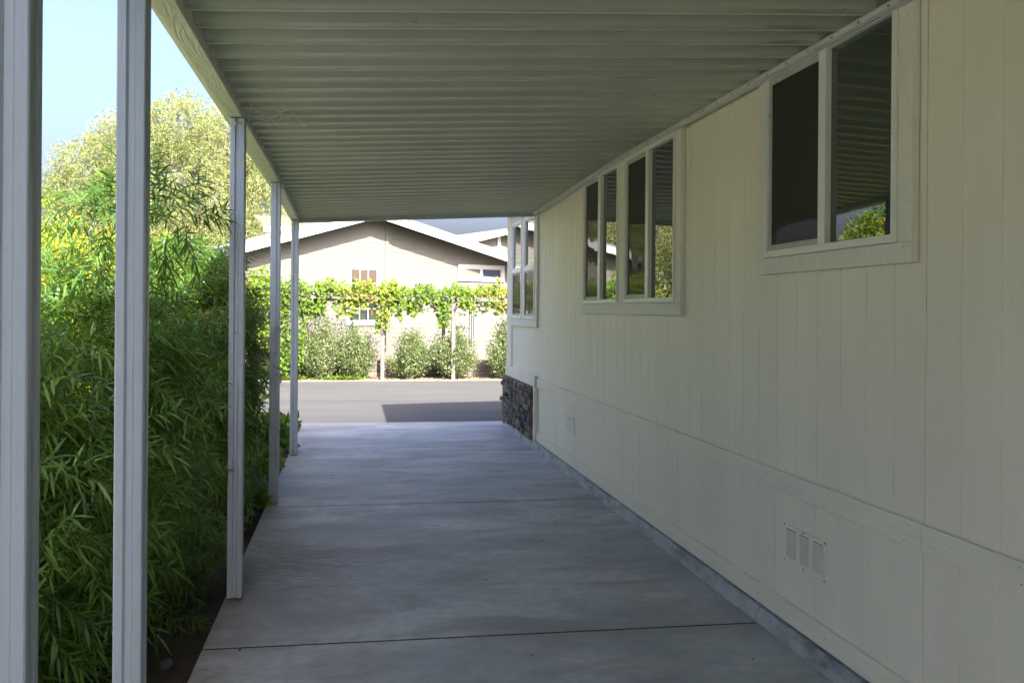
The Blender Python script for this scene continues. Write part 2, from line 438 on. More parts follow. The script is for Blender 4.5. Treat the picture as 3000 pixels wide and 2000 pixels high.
tag(mb.build('driveway_joints', simple('joint_dirt', (.03, .027, .022), .95)), kind='structure')
# kerb along the house, jointed with the slab
mb = MB(); ks = [-8, -4.75, -1.65, 1.42, 4.47, 7.51, 10.57, 12.62]
for a, b in zip(ks[:-1], ks[1:]):
    n = max(2, int((b - a) / .12)); rr = random.Random(int(a * 10))
    sec = []
    for i in range(n + 1):
        y = a + .005 + (b - a - .010) * i / n
        e = rr.uniform(-.0035, .0035); t = rr.uniform(-.002, .002)
        k = .010 if i in (0, n) else 0
        sec.append([(1.972 + e + k * .3, y, -.002), (1.983 + e + k * .3, y, .045 - k * .3 + t), (1.989 + e + k * .5, y, .062 - k * .5 + t), (1.999 + e, y, .069 - k * .4 + t), (2.045, y, .072 - k * .3)])
    vs = [p for s_ in sec for p in s_]; fs = []
    for i in range(n):
        for j in range(4):
            q = i * 5 + j; fs.append((q, q + 5, q + 6, q + 1))
    mb.add(vs, fs)
    for i in (0, n): mb.add([*sec[i], (2.045, sec[i][0][1], -.002)], [(0, 1, 2, 3, 4, 5)])
tag(mb.build('kerb', M['kerb'], smooth=False), kind='structure')

# ================================================================== THE HOME ON THE RIGHT
WX = 2.03
home = empty('mobile_home', (WX, 2, 0), 'long beige panel-sided home with white windows along the right of the driveway', 'house')
def grooved(y0, y1, z0, z1, x, start, step=.2032, gap_every=6, k0=0):
    """vertical-grooved panel siding facing -X"""
    ybr = []
    k = math.floor((y0 - start) / step)
    prof = [(y0, x)]
    y = start + k * step
    while y < y1:
        if y > y0 + .01 and y < y1 - .01:
            if k % gap_every == 0: w, d = .0022, .008
            else: w, d = .0045, .0035
            prof += [(y - w, x), (y - w * .3, x + d), (y + w * .3, x + d), (y + w, x)]
        k += 1; y = start + k * step
    prof.append((y1, x))
    vs = [(p[1], p[0], z0) for p in prof] + [(p[1], p[0], z1) for p in prof]; n = len(prof)
    fs = [(i + 1, i, n + i, n + i + 1) for i in range(n - 1)]
    return vs, fs
mb = MB(); mb.add(*grooved(-8, 12.45, .66, 3.0, WX, 3.142)); 
mb.build('wall', M['siding'], home)
mb = MB(); mb.add(*grooved(-8, 10.40, .08, .69, WX - .001, 3.146)); mb.build('skirting', M['siding'], home)
mb = MB(); mb.box(WX + .012, 9, -8, 12.44, .0, 3.0); mb.build('body', M['siding'], home)
# belly band and bottom board
for name, z0, z1, xx in (('band_board', .675, .770, 2.008), ('bottom_board', .078, .172, 2.008)):
    for a, b in [(-8, -.53), (-.53, 3.128), (3.128, 6.79), (6.79, 10.385)]:
        MB().box(xx, WX - .0015, a + .0012, b - .0012, z0, z1).build(name, M['band'], home, bev=.002)
# front section: wider band, vertical end board, stone veneer
MB().box(1.985, WX - .002, 10.47, 12.46, .675, .795).build('band_board', M['band'], home, bev=.003)
MB().box(1.982, WX - .002, 10.395, 10.468, .075, .798).build('end_board', M['band'], home, bev=.003)
MB().box(2.004, WX - .002, 12.16, 12.478, .797, 3.0).box(WX + .0, 2.14, 12.452, 12.478, .0, 3.0).build('corner_board', M['band'], home, bev=.003)
# ledge stone veneer: individual stones
st = MB(); rs = random.Random(11)
z = .078
while z < .672:
    h = rs.choice([.035, .05, .065, .08]); h = min(h, .674 - z)
    if h < .02: break
    y = 10.475
    while y < 12.60:
        w = rs.uniform(.07, .26)
        if y + w > 12.60: w = 12.60 - y
        if w < .03: break
        d = rs.uniform(.012, .055)
        hh = h if rs.random() < .8 else h * .5
        def stone(ya, yb, za, zb, d):
            x = 1.99 - d; j = lambda: rs.uniform(-.007, .007)
            f = [(x + j(), ya + .006 + abs(j()), za + .005 + abs(j()) * .6), (x + j(), yb - .006 - abs(j()), za + .005 + abs(j()) * .6), (x + j(), yb - .006 - abs(j()), zb - .005 - abs(j()) * .6), (x + j(), ya + .006 + abs(j()), zb - .005 - abs(j()) * .6)]
            bk = [(1.995, ya + .001, za + .001), (1.995, yb - .001, za + .001), (1.995, yb - .001, zb - .001), (1.995, ya + .001, zb - .001)]
            c = tuple(sum(q[i] for q in f) / 4 - (.006 if i == 0 else 0) for i in range(3))
            st.add(f + bk + [c], [(0, 8, 1), (1, 8, 2), (2, 8, 3), (3, 8, 0), (0, 1, 5, 4), (1, 2, 6, 5), (2, 3, 7, 6), (3, 0, 4, 7)], rs.random())
        if hh < h:
            stone(y, y + w, z, z + hh, d); stone(y, y + w, z + hh, z + h, rs.uniform(.012, .05))
        else: stone(y, y + w, z, z + h, d)
        y += w
    z += h
st.box(1.995, WX, 10.475, 12.60, .07, .672, .02)
# return of the stone on the street side
z = .03
while z < .672:
    h = min(rs.choice([.04, .06, .08]), .674 - z)
    if h < .02: break
    x = 1.97
    while x < 5:
        w = rs.uniform(.08, .26); st.box(x + .003, x + w - .003, 12.46, 12.60 + rs.uniform(.0, .035), z + .003, z + h - .003); x += w
    z += h
st.build('stone_veneer', M['stone'], home)
# eave and roof (overhang 0.3 at the side, 0.35 at the street)
mb = MB(); mb.box(1.74, 9.3, -8.3, 12.82, 2.88, 2.94)
mb.add([(1.72, -8.3, 2.94), (9.3, -8.3, 2.94), (5.5, -8.3, 3.7), (1.72, 12.84, 2.94), (9.3, 12.84, 2.94), (5.5, 12.84, 3.7)], [(0, 1, 2), (3, 5, 4), (0, 2, 5, 3), (1, 4, 5, 2)])
mb.build('roof', M['shingle_dark'], home)
MB().box(1.715, 1.738, -8.3, 12.82, 2.80, 2.945).box(1.715, 9.3, 12.822, 12.845, 2.80, 2.945).build('fascia_board', M['white'], home)

def ring(mb, y0, y1, z0, z1, w, xa, xb, wz=None):
    wz = w if wz is None else wz
    mb.box(xa, xb, y0, y0 + w, z0, z1); mb.box(xa, xb, y1 - w, y1, z0, z1)
    mb.box(xa, xb, y0 + w, y1 - w, z0, z0 + wz); mb.box(xa, xb, y0 + w, y1 - w, z1 - wz, z1)

def slider(y0, y1, z0, z1, fixed, mul, label=None):
    """white slider window: fixed glass on the near side, screened sash on the far side"""
    f = MB(); ring(f, y0, y1, z0, z1, .032, 1.992, 2.0285); ring(f, y0 + .006, y1 - .006, z0 + .006, z1 - .006, .014, 1.988, 1.9918)
    f.box(1.990, 2.0285, mul[0], mul[1], z0 + .032, z1 - .032)
    fo = f.build('window', M['vinyl'], home, bev=.002)
    if label: fo['label'] = label
    MB().box(2.018, 2.0275, fixed[0] - .01, mul[0], z0 + .03, z1 - .03).build('glass_pane', M['glass'], fo)
    s = MB(); ring(s, mul[1] + .002, y1 - .034, z0 + .034, z1 - .034, .026, 2.004, 2.016)
    s.build('screen_frame', M['screenframe'], fo)
    MB().box(2.010, 2.012, mul[1] + .026, y1 - .058, z0 + .058, z1 - .058).build('insect_screen', M['screen'], fo)
    for zz in (z0 + (z1 - z0) * .2, z0 + (z1 - z0) * .76):
        MB().box(1.998, 2.004, y1 - .052, y1 - .040, zz, zz + .022).build('latch', M['screenframe'], fo)
    return fo
slider(3.286, 4.45, 1.79, 2.688, (3.315, 3.8), (3.824, 3.885), 'white slider window nearest the viewer, mirroring the roof')
slider(5.78, 6.92, 1.584, 2.668, (5.81, 6.3), (6.317, 6.384), 'right window of the white pair, mirroring trees')
slider(7.095, 8.207, 1.584, 2.668, (7.12, 7.6), (7.607, 7.685), 'left window of the white pair, mirroring trees')
def trims(boards):
    mb = MB()
    for a in boards: mb.box(2.0, 2.0283, *a)
    return mb.build('window_trim', M['trim'], home, bev=.002)
trims([(3.188, 3.2845, 1.7885, 2.70), (4.4515, 4.537, 1.7885, 2.70), (3.188, 4.537, 1.71, 1.788)])
trims([(5.68, 5.7785, 1.5825, 2.70), (6.9215, 7.0935, 1.5825, 2.70), (8.2085, 8.275, 1.5825, 2.70), (5.68, 8.275, 1.50, 1.5815)])
# tall street-end window pair, glass over screened sash
for y0, y1 in ((10.50, 11.18), (11.36, 12.055)):
    f = MB(); ring(f, y0, y1, 1.425, 2.625, .035, 1.992, 2.0285); f.box(1.990, 2.0285, y0 + .035, y1 - .035, 1.985, 2.035)
    ring(f, y0 + .036, y1 - .036, 2.036, 2.589, .018, 2.004, 2.0265)
    fo = f.build('window', M['vinyl'], home, bev=.002)
    MB().box(2.016, 2.024, y0 + .05, y1 - .05, 2.05, 2.575).build('glass_pane', M['glass'], fo)
    MB().box(2.018, 2.026, y0 + .05, y1 - .05, 1.46, 1.98).build('glass_pane', M['glass'], fo)
    s = MB(); ring(s, y0 + .036, y1 - .036, 1.461, 1.984, .022, 2.002, 2.012); s.build('screen_frame', M['screenframe'], fo)
    MB().box(2.006, 2.008, y0 + .058, y1 - .058, 1.482, 1.962).build('insect_screen', M['screen'], fo)
trims([(10.40, 10.4985, 1.4235, 2.72), (11.1815, 11.3585, 1.4235, 2.72), (12.0565, 12.10, 1.4235, 2.72), (10.40, 12.10, 1.335, 1.4225), (10.4985, 12.0565, 2.6265, 2.72)])
# crawl-space vents
def vent(y0, y1, z0, z1):
    f = MB(); ring(f, y0, y1, z0, z1, .018, 2.022, 2.0285)
    yy = np.linspace(y0 + .018, y1 - .018, 4)
    for k in (1, 2): f.box(2.022, 2.0285, yy[k] - .016, yy[k] + .016, z0 + .018, z1 - .018)
    fo = f.build('vent', M['siding'], home, bev=.001)
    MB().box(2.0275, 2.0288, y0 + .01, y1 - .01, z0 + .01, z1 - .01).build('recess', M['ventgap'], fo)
    s = MB()
    for k in range(3):
        a = yy[k] + (.002 if k == 0 else .018); b = yy[k + 1] - (.002 if k == 2 else .018)
        n = 12; dz = (z1 - z0 - .040) / n
        for i in range(n):
            zb = z0 + .020 + i * dz
            s.add([(2.0268, a, zb), (2.0268, b, zb), (2.0175, b, zb + dz * .16), (2.0175, a, zb + dz * .16), (2.0250, a, zb + dz * .62), (2.0250, b, zb + dz * .62)],
                  [(0, 1, 2, 3), (3, 2, 5, 4), (0, 3, 4), (1, 5, 2)])
    s.build('louvre_slats', M['vent'], fo)
    for yv in (y0 + .005, (y0 + y1) / 2, y1 - .005):
        for zv in (z0 + .004, z1 - .004): MB().box(2.0200, 2.0225, yv - .004, yv + .004, zv - .004, zv + .004).build('screw', M['rust'], fo)
vent(3.857, 4.256, .357, .530); vent(8.62, 9.05, .366, .537)
# a few nails in the boards
rs = random.Random(5); nm = None
def nail(x, y, z):
    global nm
    if nm is None: nm = MB().box(-.001, .001, -.002, .002, -.002, .002).build('nail_head', M['rust'], None).data; bpy.data.objects.remove(bpy.data.objects['nail_head'])
    o = bpy.data.objects.new('nail_head', nm); COL.objects.link(o); o.parent = home; o.location = Vector((x, y, z)) - wloc(home)
for y in np.arange(2.6, 8, .61):
    for z in (.70, .745): nail(2.0072, y + rs.uniform(-.03, .03), z + rs.uniform(-.01, .01))
    nail(2.0072, y + rs.uniform(-.1, .1), .122)
for y, z in ((3.21, 1.77), (3.24, 1.77), (3.225, 2.62), (5.7, 1.56), (5.71, 2.2)): nail(1.9992, y, z)


# ================================================================== CARPORT
cp = empty('carport', (-.6, 2, 0), 'grey-white aluminium carport over the driveway', 'carport')
def dzf(y): return -.0218 * max(0.0, y - 7.0)
def roofz(x, y): return 2.560 + .051 * (x + .57) + dzf(y)
X0, X1 = -.578, 2.024
prof = []; P0 = .2135; y = 3.462 - .064 - 47 * P0
while y < 10.44:
    # narrow bottom flat, steep leg up, top flat, long slope back down
    prof += [(y + .001, .0), (y + .058, .0), (y + .0595, -.0045), (y + .0655, -.0045), (y + .067, .002), (y + .072, .060), (y + .074, .062), (y + .116, .062), (y + .120, .061), (y + P0 - .004, .0015)]
    y += P0
prof = [p for p in prof if p[0] < 10.445]; prof.append((10.449, prof[-1][1]))
xs = [X0, .1, .8, 1.5, X1]; n = len(prof); vs = []; fs = []
for x in xs:
    for (yy, h) in prof: vs.append((x, yy, roofz(x, yy) + h))
for i in range(len(xs) - 1):
    for j in range(n - 1):
        a = i * n + j; fs.append((a, a + 1, a + n + 1, a + n))
rp = MB(); rp.add(vs, fs)
top = []
for x in (X0 - .02, X1):
    for yy in (prof[0][0], 7.0, 10.46): top.append((x, yy, roofz(x, yy) + .075))
rp.add(top, [(0, 3, 4, 1), (1, 4, 5, 2)])
ro = rp.build('roof_pan', M['roofpan'], cp)
# side beam
bm_ = MB()
Ysb = [-6.57, 0, 2.0, 4.0, 5.2, 7.0, 8.0, 9.0, 10.47]
pr = [(-.655, 2.522), (-.582, 2.522), (-.579, 2.527), (-.579, 2.70), (-.655, 2.70)]
vs = [(a, yy, b + dzf(yy)) for yy in Ysb for a, b in pr]; fs = []
for i in range(len(Ysb) - 1):
    for k in range(5): fs.append((i * 5 + k, i * 5 + (k + 1) % 5, (i + 1) * 5 + (k + 1) % 5, (i + 1) * 5 + k))
e = (len(Ysb) - 1) * 5; fs += [(0, 1, 2, 3, 4), (e + 4, e + 3, e + 2, e + 1, e)]
bm_.add(vs, fs); bm_.build('beam', M['beam'], cp)
MB().prism([(-.70, 2.60), (-.656, 2.60), (-.656, 2.72), (-.70, 2.72)], (0, -6.57, 0), (0, 10.47, -.06), (1, 0, 0), (0, 0, 1)).build('gutter', M['beam'], cp)
# header across the street end
hd = MB(); y0, y1 = 10.452, 10.50
pts = []
for yy in (y0, y1):
    for x in (-.578, 2.024):
        zz = roofz(x, 10.45); pts += [(x, yy, zz - .043), (x, yy, zz + .085)]
hd.add(pts, [(0, 1, 3, 2), (4, 6, 7, 5), (0, 2, 6, 4), (1, 5, 7, 3), (0, 4, 5, 1), (2, 3, 7, 6)])
hd.build('header', M['post'], cp)
pt = MB(); zz = roofz(-.25, 10.45)
pt.add([(-.33, 10.449, zz - .036 - .004), (.15, 10.449, zz - .012), (.15, 10.449, zz + .008), (-.29, 10.449, zz - .014)], [(0, 1, 2, 3)]); 
pt.build('tape_patch', simple('dull_tape', (.30, .31, .30), .5), cp)
# hanger rail on the wall
hr = MB()
for a, b in ((-6.57, 7.0), (7.0, 10.45)):
    za, zb = dzf(a), dzf(b)
    for (x0, x1, z0, z1) in ((1.968, 1.9985, 2.664, 2.684), (1.962, 1.9985, 2.684, 2.687), (1.974, 1.9985, 2.658, 2.663)):
        vs = [(x, y_, z_ + d_) for (y_, d_) in ((a, za), (b, zb)) for x in (x0, x1) for z_ in (z0, z1)]
        hr.add(vs, [(0, 1, 3, 2), (4, 6, 7, 5), (0, 2, 6, 4), (1, 5, 7, 3), (0, 4, 5, 1), (2, 3, 7, 6)])
hr.box(1.9985, 2.0285, -6.57, 3.186, 2.672, 2.72); hr.box(1.9985, 2.0285, 4.539, 5.678, 2.672, 2.72); hr.box(1.9985, 2.0285, 8.277, 10.398, 2.640, 2.72)
hro = hr.build('hanger_rail', M['rail'], cp)
sm = None; yy = 3.30
while yy < 10.3:
    if sm is None:
        sm = MB().box(1.9655, 1.9685, yy - .005, yy + .005, 2.670, 2.679).build('screw', M['rust'], hro, loc=(1.967, yy, 2.675))
    else:
        c_ = sm.copy(); COL.objects.link(c_); c_.parent = hro; c_.location = Vector((1.967, yy, 2.675 + dzf(yy))) - wloc(hro)
    yy += P0
# posts
def post_mesh(h, g0=.024, g1=.051, s=.075, d=.010, c=.006):
    pf = []
    def side(o, ex, ey):   # front edge walked from o along ex, inward ey
        for a, b in ((.003, 0), (g0, 0), (g0 + c, d), (g1 - c, d), (g1, 0), (s - .003, 0)):
            pf.append((o[0] + ex[0] * a + ey[0] * b, o[1] + ex[1] * a + ey[1] * b))
    side((0, 0), (1, 0), (0, 1)); side((s, 0), (0, 1), (-1, 0)); side((s, s), (-1, 0), (0, -1)); side((0, s), (0, -1), (1, 0))
    return MB().prism(pf, (0, 0, 0), (0, 0, h), (1, 0, 0), (0, 1, 0))
PX = -.641
for i, yb in enumerate((-4.5, -1.4, 1.80, 2.745, 5.16, 7.65, 10.165)):
    h = 2.522 + dzf(yb) - .0175
    gg = (.024, .051) if i != 5 else (.045, .055)
    mb = post_mesh(h, *gg)
    mb.v = [(a + PX, b + yb, c + .012) for a, b, c in mb.v]
    po = mb.build('post', M['post'], cp, loc=(PX, yb, 0))
    if i in (2, 3): po['label'] = ['', '', 'blurred post at the left edge', 'wide second post from the left'][i]
    pl = MB(); pl.box(PX + .006, PX + .066, yb - .022, yb + .05, .001, .007); pl.build('base_plate', M['rust'], po)
    for xx in (PX + .028, PX + .049):
        c0 = Vector((xx, yb + .006, h - .018)); MB().tube([c0, c0 + Vector((0, -.010, 0))], .0065, 8).build('bolt', M['bolt'], po)
    for xx in (PX + .026, PX + .052):
        c0 = Vector((xx, yb - .002, .028)); MB().tube([c0 + Vector((cos(t) * .008, 0, sin(t) * .010)) for t in np.linspace(0, 2 * pi, 10)], .0014, 4).build('wire_ring', M['bolt'], po)
    cap = MB(); cap.box(PX - .001, PX + .078, yb - .003, yb + .078, h + .0125, h + .0165); cap.build('top_plate', M['rust'], po)

# spider web in the corner over the third post
wb = MB(); rs = random.Random(2); c0 = Vector((-.578, 5.2, 2.54))
def th(a, b, r=.0006):
    a, b = Vector(a), Vector(b); mid = (a + b) / 2 - Vector((0, 0, (a - b).length * .05)); wb.tube([a, mid, b], r, 3)
A = [Vector((-.575, 5.05 + .07 * k, 2.550)) for k in range(8)]
B = [Vector((-.575 + .05 + .035 * k + rs.uniform(-.02, .02), 4.95 + .09 * k * rs.uniform(.3, 1), roofz(-.4, 5.2) - .001)) for k in range(8)]
for a in A:
    for b in rs.sample(B, 4): th(a, b)
for k in range(7): th(B[k], B[k + 1]); th((A[k] + B[k]) / 2, (A[k + 1] + B[k + 1]) / 2)
wo_ = wb.build('spider_web', M['web']); tag(wo_, 'wispy cobweb under the roof where the third post meets the beam', 'spider web')

# ================================================================== NEIGHBOUR'S HOUSE ACROSS THE ROAD
AL = R(21.4); C0 = Vector((.95, 23.6, 0)); Dh = Vector((cos(AL), sin(AL), 0)); Nh = Vector((sin(AL), -cos(AL), 0))
def HP(s, z, off=0): return C0 + Dh * s + Nh * off + Vector((0, 0, z))
def hbox(mb, s0, s1, z0, z1, o0, o1):
    return mb.obox(HP((s0 + s1) / 2, (z0 + z1) / 2, (o0 + o1) / 2), Dh * ((s1 - s0) / 2), Nh * ((o1 - o0) / 2), Vector((0, 0, (z1 - z0) / 2)))
nh = empty('neighbour_house', (C0.x, C0.y, .2), 'cream lap-sided house with white gable boards across the road', 'house')
RIDGE_S, RIDGE_Z = -.589, 3.694
def zL(s): return RIDGE_Z + .297 * (s - RIDGE_S)
def zR(s): return RIDGE_Z - .256 * (s - RIDGE_S)
def lap(s0, s1, z0, off, ztop, pitch=.109):
    mb = MB(); z = z0; k = 0
    while z < 3.75:
        za, zb = z, z + pitch
        # clip course to the gable line
        a, b = s0, s1
        def lim(zz):
            a_, b_ = s0, s1
            if zz > ztop(s0): a_ = RIDGE_S - (RIDGE_Z - zz) / .297
            if zz > ztop(s1): b_ = RIDGE_S + (RIDGE_Z - zz) / .256
            return max(a_, s0), min(b_, s1)
        a0, b0 = lim(za); a1, b1 = lim(zb)
        if b0 - a0 < .03: break
        if b1 < a1: a1 = b1 = (a0 + b0) / 2
        # bottom lip sticks out
        p = [HP(a0, za, off + .007), HP(b0, za, off + .007), HP(b1, zb, off), HP(a1, zb, off), HP(a0, za, off), HP(b0, za, off)]
        mb.add(p, [(0, 1, 2, 3), (4, 5, 1, 0)]); z += pitch; k += 1
    return mb
zt = lambda s: (zL(s) if s < RIDGE_S else zR(s)) + .12
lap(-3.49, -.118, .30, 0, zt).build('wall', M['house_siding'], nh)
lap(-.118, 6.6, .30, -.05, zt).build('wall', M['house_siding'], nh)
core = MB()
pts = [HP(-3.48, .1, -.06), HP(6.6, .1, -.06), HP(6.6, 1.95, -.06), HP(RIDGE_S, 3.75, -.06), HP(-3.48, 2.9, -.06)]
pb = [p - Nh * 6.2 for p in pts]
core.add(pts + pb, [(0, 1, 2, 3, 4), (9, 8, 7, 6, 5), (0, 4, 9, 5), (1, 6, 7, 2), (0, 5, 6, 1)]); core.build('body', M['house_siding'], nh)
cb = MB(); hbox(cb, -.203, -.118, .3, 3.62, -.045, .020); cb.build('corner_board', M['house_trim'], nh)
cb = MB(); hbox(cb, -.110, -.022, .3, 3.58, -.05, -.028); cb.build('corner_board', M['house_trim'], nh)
cb = MB(); hbox(cb, -3.57, -3.48, .3, 2.84, -.05, .022); cb.build('corner_board', M['house_trim'], nh)
# roof planes
def slab(s0, z0, s1, z1, o0, o1, t):
    a = [HP(s0, z0, o0), HP(s1, z1, o0), HP(s1, z1, o1), HP(s0, z0, o1)]
    b = [p + Vector((0, 0, t)) for p in a]
    return MB().add(a + b, [(0, 1, 2, 3), (7, 6, 5, 4), (0, 4, 5, 1), (1, 5, 6, 2), (2, 6, 7, 3), (3, 7, 4, 0)])
slab(-3.85, zL(-3.85) + .10, RIDGE_S, RIDGE_Z + .10, -6.5, .425, .02).build('soffit', M['house_trim'], nh)
slab(RIDGE_S, RIDGE_Z + .10, 6.9, zR(6.9) + .10, -6.5, .425, .02).build('soffit', M['house_trim'], nh)
slab(-3.88, zL(-3.88) + .19, RIDGE_S, RIDGE_Z + .19, -6.5, .47, .035).build('roof', M['shingle_dark'], nh)
slab(RIDGE_S + .0, RIDGE_Z + .19, 6.93, zR(6.93) + .19, -6.5, .47, .035).build('roof', M['shingle_dark'], nh)
slab(-3.86, zL(-3.86), RIDGE_S + .0, RIDGE_Z, .427, .455, .188).build('gable_board', M['white'], nh)
slab(RIDGE_S, RIDGE_Z, -.102, zR(-.102), .427, .453, .188).build('ridge_board', simple('beige_board', (.34, .31, .22), .6), nh)
slab(-.10, zR(-.10), 6.9, zR(6.9), .427, .455, .188).build('gable_board', M['white'], nh)
mb = MB(); mb.obox(HP(-3.87, zL(-3.87) + .10, -3.05), Dh * .012, Nh * 3.45, Vector((0, 0, .09))); mb.build('eave_board', M['white'], nh)
# windows
def hring(mb, s0, s1, z0, z1, w, o0, o1):
    hbox(mb, s0, s0 + w, z0, z1, o0, o1); hbox(mb, s1 - w, s1, z0, z1, o0, o1)
    hbox(mb, s0 + w, s1 - w, z0, z0 + w, o0, o1); hbox(mb, s0 + w, s1 - w, z1 - w, z1, o0, o1)
f = MB(); hring(f, -1.215, -.305, 1.13, 2.60, .09, .0, .040); hring(f, -1.125, -.395, 1.22, 2.51, .035, .0, .028); hbox(f, -1.09, -.43, 1.80, 1.84, .0, .030)
fo = f.build('window', M['white'], nh)
g_ = MB(); hbox(g_, -1.09, -.43, 1.255, 2.475, .013, .016); g_.build('glass_pane', M['glass_far'], fo)
g_ = MB()
for s in (-.87, -.65): hbox(g_, s - .009, s + .009, 1.255, 2.475, .017, .022)
for z in (2.15, 1.53): hbox(g_, -1.09, -.43, z - .009, z + .009, .0175, .0215)
g_.build('glazing_bars', M['white'], fo)
g_ = MB(); hbox(g_, -1.08, -.44, 2.22, 2.47, .0135, .0168); hbox(g_, -.52, -.44, 1.86, 2.22, .0135, .0168); g_.build('interior_shelf', M['interior'], fo)
f = MB(); hring(f, 1.816, 3.182, 2.262, 2.690, .085, -.05, -.005); hring(f, 1.901, 3.097, 2.347, 2.605, .03, -.05, -.017); hbox(f, 2.455, 2.53, 2.347, 2.605, -.05, -.012)
fo = f.build('window', M['white'], nh)
g_ = MB(); hbox(g_, 1.93, 2.46, 2.376, 2.576, -.037, -.034); g_.build('blind', M['blind'], fo)
g_ = MB(); hbox(g_, 2.53, 3.07, 2.376, 2.576, -.037, -.034); g_.build('glass_pane', glass_mat('blue_pane', (.035, .045, .075), 1.5, .1, 0), fo)
# narrow door window trim piece and downspouts
f = MB(); hbox(f, -.112, -.072, 1.5, 2.33, -.027, .0); f.build('trim_strip', M['white'], nh)
for s, zt_, zb_ in ((2.17, 2.0, .62), (2.235, 1.95, .60), (2.30, 1.95, .60)):
    f = MB(); hbox(f, s - .016, s + .016, zb_, zt_, -.045, -.012); f.build('downspout', M['pipe'], nh)

# the pale home next door on the left, beyond the shrubs (mirrored in the windows)
lh = empty('next_door_home', (-8.6, 0, 0), 'white-walled home beyond the garden on the left, mirrored in the windows', 'house')
mb = MB(); mb.box(-14, -8.6, -14, 12.5, -.1, 2.9); z = .4
while z < 2.8:
    mb.add([(-8.598, -14, z), (-8.598, 12.5, z), (-8.585, 12.5, z + .02), (-8.585, -14, z + .02)], [(0, 1, 2, 3)]); z += .2
mb.build('wall', simple('white_paint', (.74, .73, .69), .6, var=.02), lh)
MB().add([(-14.4, -14.5, 2.95), (-8.2, -14.5, 2.95), (-11.3, -14.5, 4.0), (-14.4, 13, 2.95), (-8.2, 13, 2.95), (-11.3, 13, 4.0)], [(0, 1, 2), (3, 5, 4), (0, 2, 5, 3), (1, 4, 5, 2), (0, 3, 4, 1)]).build('roof', M['shingle_dark'], lh)
MB().box(-8.2, -8.16, -14.5, 13, 2.8, 2.98).build('eave_board', M['white'], lh)
for yy in (-2, 3.5, 8.5): MB().box(-8.6, -8.575, yy, yy + 1.2, 1.1, 2.2).build('window', M['glass_far'], lh)

# houses behind: tan-roofed one, and a gable at the right
bh = empty('house_behind', tuple(HP(1, 0, -10)), 'tan shingled roof edge with a white eave board behind the gable house', 'house')
s0, s1 = -.888, 4.2
slab(s0, 4.105, s1, 4.105, -8.05, -8.0, .0); 
a = [HP(s0, 4.115, -8.0), HP(s1, 4.115, -8.0), HP(s1, 4.515, -9.35), HP(s0 + .05, 4.515, -9.35)]
b = [p + Vector((0, 0, .03)) for p in a]
rf = MB().add(a + b, [(0, 3, 2, 1), (4, 5, 6, 7), (0, 1, 5, 4), (1, 2, 6, 5), (2, 3, 7, 6), (3, 0, 4, 7)])
k = 0
for i in range(9):   # courses of shingle tabs
    t = i / 9; off = -8.0 - 1.35 * t; z = 4.145 + .4 * t
    for j in range(26):
        sa = s0 + (s1 - s0) * j / 26 + (.1 if i % 2 else 0)
        hbox(rf, sa, min(s1, sa + .185), z, z + .012, off - .14, off + .01)
rf.build('roof', M['shingle_tan'], bh)
f = MB(); hbox(f, s0, s1, 3.908, 4.112, -8.0, -7.96); f.build('eave_board', M['white'], bh)
f = MB(); hbox(f, s0 + .55, s1, .1, 3.95, -14, -8.4); f.build('wall', M['house_siding'], bh)
gh = empty('house_beyond', tuple(HP(8, 0, -10)), 'white-edged gable peak of a house seen beyond the right roof slope', 'house')
rz, rs_ = 4.235, 7.92; k_ = .255
slab(4.9, rz - k_ * (rs_ - 4.9), rs_, rz, -8.04, -8.0, .20).build('gable_board', M['white'], gh)
slab(rs_, rz, 11.5, rz - k_ * (11.5 - rs_), -8.04, -8.0, .20).build('gable_board', M['white'], gh)
slab(4.8, rz - k_ * (rs_ - 4.8) + .19, rs_, rz + .19, -17, -7.97, .035).build('roof', M['shingle_dark'], gh)
slab(rs_, rz + .19, 11.5, rz - k_ * (11.5 - rs_) + .19, -17, -7.97, .035).build('roof', M['shingle_dark'], gh)
w_ = MB(); z = .3
while z < 4.2:
    half = min(3.0, (rz - z) / k_)
    hbox(w_, rs_ - half, rs_ + half, z, z + .12, -8.6, -8.4 + (0)); w_.add([HP(rs_ - half, z, -8.385), HP(rs_ + half, z, -8.385), HP(rs_ + half, z + .12, -8.399), HP(rs_ - half, z + .12, -8.399)], [(0, 1, 2, 3)])
    z += .12
w_.build('wall', M['house_siding'], gh)
f = MB(); hbox(f, 7.77, 7.90, 2.5, 4.2, -8.37, -8.35); f.build('corner_board', M['white'], gh)
f = MB(); c0 = HP(5.863, 3.75, -8.6); f.tube([c0, c0 + Vector((0, 0, .50))], .035, 10); o = f.build('roof_vent_pipe', M['tanpipe']); tag(o, 'thin tan pipe poking above the right roof slope', 'vent pipe')

